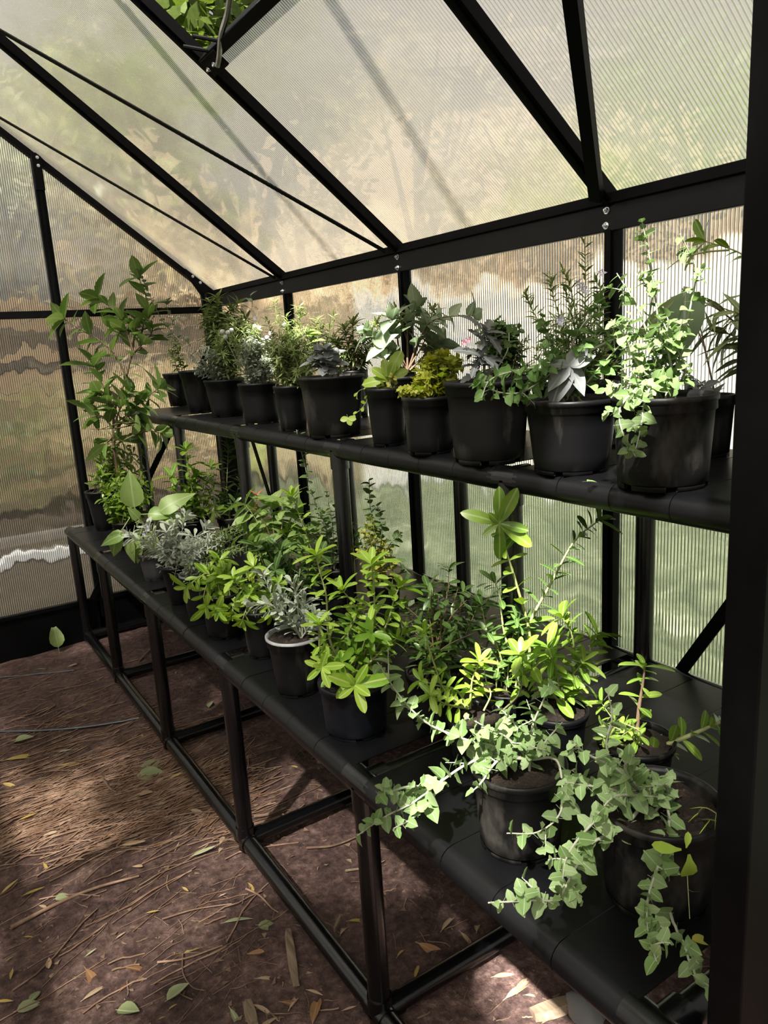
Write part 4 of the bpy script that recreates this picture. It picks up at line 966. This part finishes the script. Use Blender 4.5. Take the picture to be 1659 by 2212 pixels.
# --- bright oval trailing
P = potted('potted_hebe', 'bright green oval-leaved hebe spilling over the black pot before the thyme', (422, 520, 1276, 443, 523, 1383), 'l')
for pts, n, off in (([(470, 1272), (450, 1240), (425, 1250), (405, 1268)], 8, -.06), ([(472, 1272), (470, 1250), (475, 1290), (470, 1315)], 7, -.1), ([(475, 1272), (490, 1260), (500, 1300), (505, 1325)], 7, -.1), ([(472, 1270), (470, 1230), (475, 1210)], 7, -.02), ([(475, 1270), (520, 1240), (545, 1235)], 7, -.02), ([(472, 1270), (450, 1260), (440, 1290), (445, 1310)], 6, -.09)):
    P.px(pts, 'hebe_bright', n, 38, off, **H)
P.bush(475, 1250, 50, 35, 5, 'hebe_bright', 6, 34, **H); P.done()
P = potted('potted_hebe', 'lime-tipped oval-leaved hebe in the black pot left of the pale-rimmed one', (516, 602, 1312, 534, 598, 1426), 'l')
for pts, n, off in (([(555, 1308), (535, 1275), (515, 1265), (505, 1250)], 7, -.05), ([(555, 1308), (560, 1270), (555, 1240), (548, 1225)], 8, -.02), ([(557, 1308), (590, 1280), (600, 1262)], 6, -.02), ([(557, 1308), (540, 1300), (530, 1320), (525, 1338)], 6, -.09), ([(557, 1308), (575, 1305), (585, 1325)], 6, -.09), ([(557, 1308), (550, 1290), (540, 1285)], 6, -.06)):
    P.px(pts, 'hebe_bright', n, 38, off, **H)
P.px([(555, 1308), (550, 1265), (545, 1235)], 'gold', 12, 15, 0, pattern='pair', mat='stem_green'); P.done()
# --- serrated shrub
P = potted('potted_toothed_shrub', 'toothed-leaved shrub with a red growing tip behind the thyme', (560, 640, 1215, 570, 632, 1300), 'l')
for pts, n in (([(600, 1210), (570, 1150), (545, 1110), (530, 1090)], 6), ([(600, 1210), (590, 1140), (585, 1095)], 6), ([(600, 1210), (620, 1150), (640, 1120)], 6), ([(600, 1210), (560, 1170), (530, 1150)], 6), ([(600, 1210), (610, 1130), (615, 1095)], 6), ([(600, 1210), (640, 1160), (655, 1150)], 6)):
    P.px(pts, 'toothed', n, 62, 0, pattern='pair', mat='stem_green', ang=65, r=.0025, rosette=3, droop=.3)
P.px([(600, 1200), (572, 1130), (552, 1100), (556, 1070)], 'red', 6, 24, -.03, mat='stem_brown', start=.6, rosette=3); P.done()
P = potted('potted_hebe', 'dark round-leaved hebe in shade below the toothed shrub', (590, 690, 1290, 600, 682, 1395), 'l')
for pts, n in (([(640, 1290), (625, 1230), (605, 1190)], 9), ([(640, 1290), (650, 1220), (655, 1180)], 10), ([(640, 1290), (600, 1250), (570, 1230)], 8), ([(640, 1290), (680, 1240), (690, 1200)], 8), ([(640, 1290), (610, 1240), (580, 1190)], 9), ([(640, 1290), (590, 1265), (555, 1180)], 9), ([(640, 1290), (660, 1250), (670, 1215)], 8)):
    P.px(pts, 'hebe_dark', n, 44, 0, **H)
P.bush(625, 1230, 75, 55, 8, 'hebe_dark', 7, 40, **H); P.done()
P = potted('potted_hebe', 'tall hebe topped by a large pale rosette before the upper shelf leg', (640, 720, 1225, 650, 712, 1310), 'l')
P.px([(680, 1220), (665, 1160), (645, 1110), (632, 1072)], 'hebe_bright', 9, 40, 0, pattern='pair', mat='stem_green', ang=65, rosette=9, r=.003)
P.px([(680, 1220), (690, 1160), (700, 1110)], 'hebe', 9, 34, .03, **H); P.px([(680, 1220), (650, 1170), (625, 1150)], 'hebe', 9, 32, 0, **H); P.done()
# --- thin saltbushes
P = potted('potted_saltbush', 'thin tall saltbush whose pale tip crosses the upper shelf edge', (700, 764, 1225, 710, 755, 1296), 'l')
P.px([(722, 1235), (705, 1150), (675, 1070), (655, 990), (640, 928)], 'salt', 24, 28, 0, r=.0028, spread=.01)
for pts in ([(722, 1235), (710, 1160), (690, 1100)], [(722, 1235), (735, 1150), (725, 1085)], [(722, 1235), (700, 1170), (665, 1130)], [(722, 1235), (720, 1150), (705, 1060)]): P.px(pts, 'salt', 16, 24, 0, r=.002)
P.done()
P = potted('potted_saltbush', 'green saltbush with yellow lower foliage before the middle upper leg', (795, 872, 1255, 805, 863, 1345), 'l')
for pts, n in (([(810, 1255), (810, 1170), (800, 1100), (797, 1035)], 24), ([(810, 1255), (840, 1180), (868, 1150)], 12), ([(810, 1255), (780, 1170), (760, 1130)], 12), ([(810, 1255), (850, 1210), (885, 1240)], 10), ([(810, 1255), (825, 1150), (815, 1090)], 16)):
    P.px(pts, 'salt_deep', n, 28, 0, r=.0022)
P.bush(800, 1160, 40, 50, 16, 'gold', 12, 15, pattern='pair', mat='stem_green', r=.001, single=False, depth=.05); P.done()
# --- silver seedling in the pale rimmed pot
P = potted('potted_silver_seedling', 'silver-leaved seedling in the black pot with a white sunlit rim', (564, 688, 1370, 596, 687, 1509), 'l')
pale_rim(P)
for pts in ([(650, 1378), (625, 1330), (590, 1290), (568, 1240)], [(650, 1378), (645, 1330), (640, 1290), (632, 1262)], [(652, 1378), (655, 1330), (660, 1300)], [(650, 1378), (615, 1330), (580, 1305), (548, 1308)], [(650, 1378), (625, 1345), (600, 1320)], [(652, 1378), (630, 1320), (610, 1290)], [(652, 1378), (670, 1350), (682, 1330)], [(650, 1378), (660, 1350), (645, 1310)]):
    P.px(pts, 'silver', 15, 34, 0, pattern='pair', r=.002, mat='stem_pale', ang=40, rosette=4, spread=.03, grow=(1, .9))
P.done()
# --- the central bright hebe
P = potted('potted_hebe', 'sunlit bright green hebe with long paired leaves in the blue-black pot', (690, 845, 1466, 700, 838, 1603), 'l', 'pot_blue')
HB = dict(pattern='pair', mat='stem_green', ang=68, r=.0032, droop=.05)
for pts, n, sz, off in (([(750, 1460), (712, 1380), (705, 1290), (692, 1240), (682, 1200)], 17, 44, -.02), ([(765, 1460), (805, 1360), (808, 1280), (803, 1220)], 15, 46, 0), ([(760, 1460), (750, 1380), (770, 1320), (740, 1275)], 12, 40, .02), ([(752, 1460), (700, 1430), (690, 1400), (690, 1350)], 10, 34, -.05),
                        ([(765, 1460), (830, 1360), (850, 1300), (862, 1268)], 12, 48, .02), ([(760, 1462), (745, 1440), (760, 1470), (766, 1480)], 4, 52, -.12), ([(755, 1460), (720, 1420), (700, 1425), (695, 1440)], 7, 34, -.08), ([(770, 1460), (830, 1400), (870, 1370)], 10, 40, .0)):
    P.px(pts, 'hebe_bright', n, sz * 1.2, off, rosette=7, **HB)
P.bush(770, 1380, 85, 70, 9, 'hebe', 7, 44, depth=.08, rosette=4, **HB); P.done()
# --- dark hebe behind
P = potted('potted_hebe', 'dark shaded hebe between the two middle upper legs', (880, 1010, 1445, 895, 1000, 1580), 'l')
for pts, n in (([(945, 1440), (930, 1360), (965, 1290), (970, 1230)], 13), ([(945, 1440), (985, 1360), (1000, 1280)], 11), ([(945, 1440), (900, 1370), (880, 1320)], 10), ([(945, 1440), (1000, 1380), (1035, 1300)], 12), ([(945, 1440), (940, 1340), (925, 1270)], 11), ([(945, 1440), (890, 1400), (860, 1370)], 9), ([(945, 1440), (960, 1380), (1015, 1340)], 10)):
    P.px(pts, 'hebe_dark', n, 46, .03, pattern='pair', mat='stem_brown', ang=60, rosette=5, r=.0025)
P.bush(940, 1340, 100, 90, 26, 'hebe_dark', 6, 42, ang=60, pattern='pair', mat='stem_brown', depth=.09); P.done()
# --- tall big-leaved hebe
P = potted('potted_hebe', 'tall hebe with large glossy top leaves and a second dark leaning stem', (1040, 1160, 1480, 1055, 1150, 1600), 'l')
P.px([(1130, 1480), (1145, 1380), (1115, 1260), (1090, 1180), (1080, 1128)], 'hebe', 11, 60, 0, pattern='pair', mat='stem_green', ang=70, r=.004, spread=.01, droop=.0)
q = at(1078, 1130, P.C, -.01)
for a, z, ln in ((-.9, .45, 76), (.02, 1, 74), (.45, .95, 82), (.8, -.6, 80), (0, -1, 74), (-.5, -.25, 40), (-.3, .4, 34), (.95, -.25, 60)):
    P.leaf('hebe', q, RGT * a + UP * z - FWD * .25, UP * .5 - FWD, ln * P.k)
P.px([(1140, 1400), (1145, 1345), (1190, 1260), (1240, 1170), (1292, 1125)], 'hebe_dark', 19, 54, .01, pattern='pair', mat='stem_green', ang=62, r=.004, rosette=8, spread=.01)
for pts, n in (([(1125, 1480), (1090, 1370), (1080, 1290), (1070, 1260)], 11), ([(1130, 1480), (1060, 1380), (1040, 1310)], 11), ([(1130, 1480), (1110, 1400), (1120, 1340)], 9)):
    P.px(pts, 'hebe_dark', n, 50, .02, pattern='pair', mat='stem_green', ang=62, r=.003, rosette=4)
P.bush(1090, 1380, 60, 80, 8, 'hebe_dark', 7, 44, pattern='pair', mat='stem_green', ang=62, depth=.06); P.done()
P = potted('potted_hebe', 'upright hebe with long narrow leaves before the near wall post', (1150, 1280, 1530, 1165, 1270, 1650), 'l')
for pts, n in (([(1215, 1525), (1240, 1440), (1235, 1370), (1215, 1335)], 15), ([(1215, 1525), (1265, 1470), (1275, 1400), (1290, 1370)], 12), ([(1215, 1525), (1200, 1450), (1185, 1400)], 11), ([(1215, 1525), (1230, 1470), (1260, 1430)], 9), ([(1215, 1525), (1180, 1480), (1150, 1440)], 8)):
    P.px(pts, 'hebe', n, 58, .01, pattern='pair', mat='stem_green', ang=66, r=.003, rosette=5)
P.done()
# --- bright hebe low centre
P = potted('potted_hebe', 'lime-green hebe leaning left from the soil-filled pot behind the foreground saltbush', (966, 1098, 1540, 985, 1088, 1665), 'l', level=.86)
for pts, n, off in (([(1010, 1530), (960, 1490), (940, 1440), (925, 1395), (918, 1365)], 11, -.02), ([(1012, 1530), (985, 1490), (940, 1480), (910, 1470)], 9, -.05), ([(1015, 1530), (1020, 1470), (1035, 1430)], 8, 0), ([(1010, 1530), (960, 1520), (930, 1500)], 8, -.05)):
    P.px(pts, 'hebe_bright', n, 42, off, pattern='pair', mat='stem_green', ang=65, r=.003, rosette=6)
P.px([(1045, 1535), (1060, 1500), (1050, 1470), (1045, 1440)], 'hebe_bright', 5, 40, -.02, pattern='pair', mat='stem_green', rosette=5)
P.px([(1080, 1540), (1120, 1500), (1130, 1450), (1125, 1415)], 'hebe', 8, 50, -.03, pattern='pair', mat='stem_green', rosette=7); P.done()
# --- sapling pot and the arching big-leaf stem
P = potted('potted_sapling', 'thin straight sapling and an arching glossy stem in the soil-filled pot by the wall brace', (1308, 1474, 1592, 1325, 1460, 1735), 'l', level=.92)
P.px([(1375, 1590), (1380, 1530), (1388, 1480), (1393, 1440)], 'hebe', 6, 52, 0, pattern='pair', mat='stem_brown', ang=75, r=.0045, rosette=4, spread=.0)
P.px([(1390, 1640), (1440, 1610), (1500, 1585), (1545, 1565), (1580, 1550)], 'hebe', 10, 66, -.05, pattern='pair', mat='stem_green', ang=55, r=.006, rosette=7, spread=.01, start=.05)
P.px([(1370, 1595), (1330, 1560), (1300, 1520)], 'hebe', 6, 46, 0, pattern='pair', mat='stem_green', rosette=4); P.bush(1330, 1580, 40, 30, 4, 'hebe', 5, 36, pattern='pair', mat='stem_green'); P.done()
# --- foreground saltbushes
F = dict(r=.0028, pattern='alt', mat='stem_pale', ang=65, spread=.02, side_len=46, side_n=4)
P = potted('potted_saltbush', 'foreground saltbush with two long branches reaching left past the shelf edge', (1035, 1245, 1645, 1050, 1228, 1866), 'l', 'pot_dusty')
for pts, n, off in (([(1140, 1640), (1060, 1615), (985, 1590), (920, 1560), (865, 1505), (815, 1430)], 46, -.03), ([(1140, 1640), (1080, 1625), (1010, 1650), (950, 1690), (890, 1735), (830, 1765), (772, 1805)], 54, -.08), ([(930, 1700), (880, 1700), (840, 1712), (815, 1720)], 14, -.06), ([(960, 1690), (900, 1760), (850, 1790)], 14, -.09),
                    ([(1140, 1640), (1080, 1640), (1040, 1690), (1020, 1710)], 12, -.08), ([(1145, 1640), (1150, 1570), (1175, 1510), (1188, 1470)], 16, 0), ([(1140, 1640), (1120, 1580), (1100, 1545)], 13, -.02), ([(1150, 1640), (1200, 1640), (1215, 1700), (1208, 1760), (1160, 1798), (1095, 1800)], 26, -.14), ([(1145, 1640), (1090, 1590), (1040, 1570)], 14, -.05), ([(1150, 1640), (1180, 1600), (1215, 1560)], 13, -.02)):
    P.px(pts, 'salt', int(n * .5), 46, off, side=n // 8, **F)
P.bush(1120, 1600, 90, 50, 10, 'salt', 9, 30, r=.0025, pattern='alt', mat='stem_pale', ang=65); P.done()
P = potted('potted_saltbush', 'nearest saltbush trailing long branches over the shelf front from the large scuffed pot', (1305, 1576, 1725, 1342, 1566, 1997), 'l', 'pot_dusty', level=.90)
for pts, n, off in (([(1400, 1720), (1345, 1790), (1280, 1820), (1240, 1880), (1205, 1940), (1150, 1945), (1055, 1950)], 52, -.22), ([(1400, 1720), (1320, 1745), (1260, 1800), (1225, 1850), (1215, 1900)], 26, -.2), ([(1440, 1720), (1445, 1790), (1425, 1860), (1400, 1940), (1400, 2010), (1418, 2078)], 54, -.24), ([(1418, 2075), (1440, 2092), (1475, 2095), (1510, 2115), (1545, 2140)], 16, -.24),
                    ([(1390, 1720), (1335, 1680), (1310, 1610), (1322, 1550), (1312, 1490)], 20, -.06), ([(1390, 1715), (1330, 1660), (1270, 1630), (1235, 1600)], 18, -.08), ([(1390, 1715), (1350, 1660), (1370, 1630)], 10, -.05), ([(1385, 1715), (1290, 1700), (1220, 1690)], 18, -.1), ([(1400, 1715), (1450, 1690), (1440, 1660)], 8, -.04), ([(1395, 1720), (1330, 1720), (1290, 1760)], 14, -.15)):
    P.px(pts, 'salt', int(n * .5), 44, off, side=n // 8, **F)
P.bush(1390, 1700, 75, 40, 9, 'salt', 9, 30, r=.0025, pattern='alt', mat='stem_pale', ang=65)
for u, v, a, z, ln in ((1472, 1835, -.9, .05, 46), (1482, 1832, .2, .9, 28), (1488, 1845, .1, -1, 66)): P.leaf('lime', at(u, v, P.C, -.13), RGT * a + UP * z, -FWD + UP * .3, ln * P.k)
for pts in ([(1490, 1775), (1475, 1790), (1482, 1850), (1490, 1985)], [(1500, 1775), (1520, 1745), (1560, 1765)], [(1500, 1775), (1530, 1770), (1570, 1780)]): P.px(pts, 'grass', 3, 50, -.12, r=.0016, mat='stem_green', spread=.01)
P.done()
# ================================================================== THE SOIL'S LITTER
def dead_leaf(u, v, ln, ang, kind, label, prof=None):
    p = on_z(u, v, .004); k = px2m(p); s = ln * k * 1.25
    me = random.choice(DL[kind]); o = link('fallen_leaf', me); a = math.radians(ang)
    d = (RGT * math.cos(a) + FWD * math.sin(a)); z = floor_z(p.x, p.y) + .004
    m = leaf_matrix(Vector((p.x, p.y, z)) - d * s / 2, d, UP + Vector((random.gauss(0, .15), random.gauss(0, .15), 0)), s)
    o.matrix_basis = m; tag(o, label, 'leaf', 'fallen leaves on the soil'); return o
DL = {}
for k, m, pr in (('yellow', 'dead_yellow', LANCE), ('tan', 'dead_tan', LANCE), ('green', 'dead_green', BROADP), ('brown', 'dead_brown', OVAL), ('pale', 'dead_tan', OVAL), ('lgreen', 'dead_green', LANCE)):
    DL[k] = [leaf_mesh('fallen_leaf', L[m], pr, .3, .12, .12), leaf_mesh('fallen_leaf', L[m], pr, .6, -.15, .1), leaf_mesh('fallen_leaf', L[m], pr, .15, .3, .15)]
WORD = {'yellow': 'narrow yellow', 'tan': 'narrow dry tan', 'green': 'broad grey-green', 'brown': 'brown oval', 'pale': 'pale tan oval', 'lgreen': 'narrow grey-green'}
def where(u, v, ln):
    p = on_z(u, v, 0)
    size = 'small' if ln < 24 else ('large' if ln > 44 else 'medium')
    zone = 'under the shelf' if p.x > XL else ('beside the floor rail' if p.x > .33 else 'on the open path')
    row = min(range(len(LEGY)), key=lambda k: abs(LEGY[k] - p.y))
    return size, 'fallen leaf %s near the %s leg' % (zone, ['nearest', 'nearest', 'second', 'third', 'fourth', 'fifth'][row])
SPOTS = [(98, 1865, 26, -50, 'yellow'), (20, 1905, 34, 60, 'yellow'), (72, 1915, 36, 20, 'yellow'), (60, 1765, 34, 25, 'yellow'), (108, 1802, 24, 8, 'pale'), (256, 1820, 16, 70, 'brown'),
    (290, 1820, 42, 3, 'tan'), (308, 1708, 32, 5, 'pale'), (425, 1748, 34, -35, 'pale'), (440, 1832, 42, 22, 'lgreen'), (372, 1785, 20, 80, 'pale'), (382, 1818, 20, 80, 'tan'), (478, 1803, 24, 85, 'pale'), (476, 1822, 22, 85, 'pale'),
    (400, 1912, 22, -45, 'yellow'), (542, 1900, 22, -50, 'yellow'), (515, 1978, 50, 15, 'lgreen'), (580, 1985, 38, -5, 'green'), (435, 2030, 70, 40, 'yellow'), (200, 2105, 54, -45, 'brown'), (206, 2132, 46, 48, 'tan'),
    (105, 2075, 30, -65, 'pale'), (24, 2098, 30, -70, 'yellow'), (10, 2158, 34, -10, 'yellow'), (75, 2140, 26, 75, 'green'), (62, 2162, 40, 25, 'green'), (278, 2183, 44, -15, 'green'), (385, 2140, 42, 40, 'green'), (375, 2165, 22, 55, 'yellow'),
    (290, 2085, 36, -10, 'brown'), (268, 2120, 24, 70, 'brown'), (553, 2052, 28, 0, 'brown'), (580, 2098, 40, 3, 'tan'), (510, 2193, 50, -55, 'lgreen'), (570, 2170, 46, -30, 'tan'), (578, 2200, 50, 45, 'tan'), (638, 2142, 46, 70, 'tan'), (680, 2168, 56, 85, 'brown'),
    (632, 2156, 40, -10, 'brown'), (680, 2130, 30, -20, 'tan'), (755, 2170, 24, 10, 'tan'), (868, 2038, 34, 60, 'yellow'), (900, 2086, 34, 75, 'yellow'), (742, 1988, 30, 70, 'pale'), (775, 1972, 36, 8, 'yellow'), (935, 2045, 56, -35, 'brown'),
    (970, 1980, 50, 55, 'tan'), (1010, 2020, 40, -60, 'tan'), (910, 2132, 48, 35, 'brown'), (1020, 2065, 18, 10, 'yellow'), (1030, 1990, 30, 80, 'pale'), (850, 2145, 26, -15, 'green'), (1120, 2130, 60, 35, 'tan'), (1130, 2118, 56, 45, 'tan'), (1090, 2100, 40, 8, 'tan'),
    (1150, 2140, 26, 0, 'lgreen'), (640, 1646, 22, -10, 'yellow'), (670, 1755, 26, -15, 'yellow'), (545, 1910, 22, -70, 'yellow'), (480, 1650, 24, 60, 'pale'), (465, 1632, 26, 80, 'tan'), (490, 1622, 18, 60, 'tan'), (455, 1518, 18, 80, 'green'),
    (465, 1567, 20, 30, 'brown'), (335, 1645, 50, 5, 'green'), (330, 1667, 56, -5, 'green'), (318, 1695, 30, 50, 'tan'), (380, 1668, 24, 30, 'yellow'), (392, 1680, 18, 60, 'pale'), (160, 1645, 46, 5, 'yellow'), (140, 1613, 24, 0, 'lgreen'), (58, 1620, 70, 15, 'yellow'),
    (50, 1590, 34, 15, 'green'), (20, 1685, 34, -20, 'yellow'), (95, 1673, 28, 25, 'lgreen'), (148, 1545, 16, 10, 'yellow'), (308, 1585, 18, -60, 'yellow'), (155, 1433, 16, 20, 'pale'), (90, 1437, 22, 5, 'lgreen'), (250, 1572, 20, 60, 'tan'), (175, 1712, 18, 20, 'lgreen'),
    (297, 1868, 20, -15, 'pale'), (135, 1928, 26, 20, 'green'), (90, 1945, 16, -20, 'pale'), (170, 1852, 22, 10, 'tan'), (60, 2010, 16, 0, 'yellow'), (330, 1965, 24, 0, 'yellow'), (260, 2015, 18, 40, 'tan'), (480, 1925, 14, 25, 'tan'),
    (20, 2060, 14, 60, 'yellow'), (195, 2050, 20, 45, 'lgreen'), (350, 2190, 14, 40, 'yellow'), (720, 1605, 16, 80, 'tan'), (560, 1500, 22, 20, 'tan'), (380, 1360, 30, 5, 'pale'), (320, 1412, 30, 20, 'tan'), (455, 1405, 26, 5, 'pale'), (520, 1480, 22, 15, 'lgreen')]
for u, v, ln, a, k in SPOTS:
    sz, wh = where(u, v, ln); dead_leaf(u, v, ln, a, k, sz + ' ' + WORD[k] + ' ' + wh)
# upright green leaf against the far base panel
p = on_y(122, 1385, YF - .05); o = link('fallen_leaf', LM['broad'][0]); o.matrix_basis = leaf_matrix(Vector((p.x, p.y - .03, .012)), Vector((.0, .15, 1)), Vector((0, -1, .1)), .115)
tag(o, 'green pointed leaf standing against the far black base panel', 'leaf')
# fallen leaf scraps on the shelves
for (u, v, z, s, k, lab) in ((1268, 1040, TOPU, .018, 'salt', 'pale leaf scrap on the upper shelf before the two large pots'), (1495, 2030, TOPL, .026, 'gold', 'yellowish leaf scrap on the lower shelf before the nearest pot')):
    p = on_z(u, v, z + .004); o = link('leaf_scrap', LM[k][0]); o.matrix_basis = leaf_matrix(p, RGT, UP, s); tag(o, lab, 'leaf')

# twigs and bark
def twig(pts, r, label, mat='twig', name='twig', z0=.006):
    P = []
    for (u, v) in pts:
        p = on_z(u, v, 0); p.z = floor_z(p.x, p.y) + z0; P.append(p)
    P = catmull(P, 4); b = MB(); b.tube(P, [r * (1 - .5 * i / len(P)) for i in range(len(P))], 6)
    tag(b.build(name, M[mat], smooth=True), label, 'twig', 'twigs on the soil')
twig([(22, 1995), (110, 1950), (200, 1915), (300, 1890)], .006, 'long straight reddish root across the sunlit path', 'root', 'surface_root')
twig([(340, 2080), (400, 2070), (480, 2040)], .003, 'thin straight twig beside the middle staging leg', 'root')
twig([(222, 1680), (238, 1700), (252, 1708)], .005, 'short bent grey twig on the shaded soil')
twig([(548, 1757), (585, 1752), (618, 1740)], .006, 'dark twig under the shelf beside the second staging leg')
twig([(610, 1755), (630, 1770), (642, 1785)], .004, 'short twig under the shelf below the second crossbar')
twig([(662, 1823), (720, 1822), (775, 1800)], .004, 'curved twig under the shelf behind the nearest leg')
twig([(530, 1910), (560, 1925), (585, 1950), (600, 1960)], .003, 'forked pale rootlet on soil beside the nearest floor rail', 'root')
twig([(395, 2060), (395, 2100), (415, 2130), (440, 2135)], .002, 'thin wiry stem beside the green leaves on the shaded soil')
twig([(350, 1985), (420, 1965), (500, 1950)], .0025, 'thin pale root between path and floor rail', 'root')
twig([(745, 1870), (800, 1862), (830, 1850)], .004, 'pale split twig under the shelf beside the nearest leg', 'wood')
twig([(300, 1425), (330, 1395), (350, 1375)], .004, 'dry twig leaning near the far end of the staging', 'wood')
twig([(360, 1430), (400, 1425), (440, 1410)], .003, 'dry twig under the far bay of the lower shelf', 'wood')
def chip(u0, v0, u1, v1, w, label):
    a = on_z(u0, v0, 0); c = on_z(u1, v1, 0); t = (c - a).normalized(); sdv = Vector((-t.y, t.x, 0)); b = MB(); n = 7
    for i in range(n):
        q = a.lerp(c, i / (n - 1)); q.z = floor_z(q.x, q.y) + .003; ww = w * (.55 + .45 * math.sin(.4 + 2.5 * i / (n - 1)))
        b.v += [q - sdv * ww, q + sdv * ww * .9, q + sdv * ww * .7 + UP * .012, q - sdv * ww * .6 + UP * .016]
    for i in range(n - 1):
        k = 4 * i; b.f += [(k + j, k + (j + 1) % 4, k + 4 + (j + 1) % 4, k + 4 + j) for j in range(4)]
    b.f += [(3, 2, 1, 0), tuple(4 * (n - 1) + j for j in range(4))]; b.mi = [0] * len(b.f)
    tag(b.build('wood_chip', M['wood']), label, 'wood', 'wood chips on the soil')
chip(622, 2005, 640, 2120, .012, 'long dark splinter of wood beside the nearest floor rail')
chip(535, 2160, 550, 2212, .014, 'short weathered wood chip at the bottom edge of the path')
chip(1150, 2190, 1245, 2155, .022, 'pale split log piece under the near end of the lower shelf')
chip(735, 1975, 722, 2000, .004, 'tiny pale sliver beside the nearest staging leg')
# smooth pale stone
s = MB(); p = on_z(1262, 2200, 0)
for i in range(9):
    for j in range(14):
        a = math.pi * i / 8; f = 2 * math.pi * j / 14; r = .03 * (1 + .12 * math.sin(3 * f + i))
        s.v.append((p.x + r * math.sin(a) * math.cos(f), p.y + r * 1.5 * math.sin(a) * math.sin(f), .02 + .03 * math.cos(a)))
s.f = [(i * 14 + j, (i + 1) * 14 + j, (i + 1) * 14 + (j + 1) % 14, i * 14 + (j + 1) % 14) for i in range(8) for j in range(14)]; s.mi = [0] * len(s.f)
tag(s.build('stone', M['concrete'], smooth=True), 'smooth pale stone under the near end of the lower shelf', 'stone')
# hoses
def hose(pts, r, label, name):
    P = [on_z(u, v, .0) for u, v in pts]
    for q in P: q.z = floor_z(q.x, q.y) + r
    b = MB(); b.tube(catmull(P, 8), r, 8); tag(b.build(name, M['hose'], smooth=True), label, 'hose')
hose([(-60, 1435), (40, 1412), (130, 1392), (190, 1376), (300, 1350), (400, 1322)], .012, 'dark blue-grey hose lying along the far base panel', 'garden_hose')
hose([(-40, 1578), (80, 1572), (170, 1563), (250, 1552), (300, 1545)], .006, 'thin black irrigation tube across the path', 'irrigation_tube')
hose([(-40, 1462), (60, 1454), (160, 1446)], .004, 'thinner dark irrigation tube nearer the far wall', 'irrigation_tube')

# fine roots matted over the soil and crumbs
rnd = random.Random(3); b = MB()
def fibre(x, y, ln, a, r):
    pts = []; k = 6
    for i in range(k):
        pts.append((x, y, floor_z(x, y) + r * rnd.uniform(.6, 2.6))); a += rnd.gauss(0, .13); x += math.cos(a) * ln / k; y += math.sin(a) * ln / k
    b.tube(pts, r, 3, False)
for i in range(1500):
    u = rnd.uniform(-60, 500); v = rnd.gauss(1790 - .16 * u, 55) if i < 1000 else rnd.choice((rnd.gauss(1560, 70), rnd.gauss(1660, 40), rnd.uniform(1430, 2212)))
    if v < 1420 or v > 2230: continue
    p = on_z(u, v, 0)
    if p.x > XL + .05: continue
    fibre(p.x, p.y, rnd.uniform(.06, .38), rnd.gauss(.15, .22), rnd.choice((.0006, .0008, .0011, .0016, .0024)))
o = b.build('root_mat', M['root'], smooth=True); tag(o, 'mat of fine reddish-brown roots spread across the soil path', 'roots', kind='stuff')
b = MB()
for i in range(700):
    x = rnd.uniform(.1, 1.45); y = rnd.uniform(.7, 3.9); fibre(x, y, rnd.uniform(.015, .09), rnd.uniform(0, 6.28), rnd.choice((.0007, .001, .0016)))
for i in range(2600):
    x = rnd.uniform(-.2, 1.45); y = rnd.uniform(.6, 3.9); z = floor_z(x, y); r = rnd.choice((.002, .003, .004, .006)) ; q = [Vector((rnd.gauss(0, r), rnd.gauss(0, r), rnd.uniform(0, r))) for _ in range(4)]
    b.add([Vector((x, y, z)) + k for k in q], [(0, 1, 2), (0, 2, 3), (0, 3, 1), (1, 3, 2)])
o = b.build('soil_crumbs', M['twig']); tag(o, 'scattered crumbs, chips and rootlets on the soil floor', 'debris', kind='stuff')
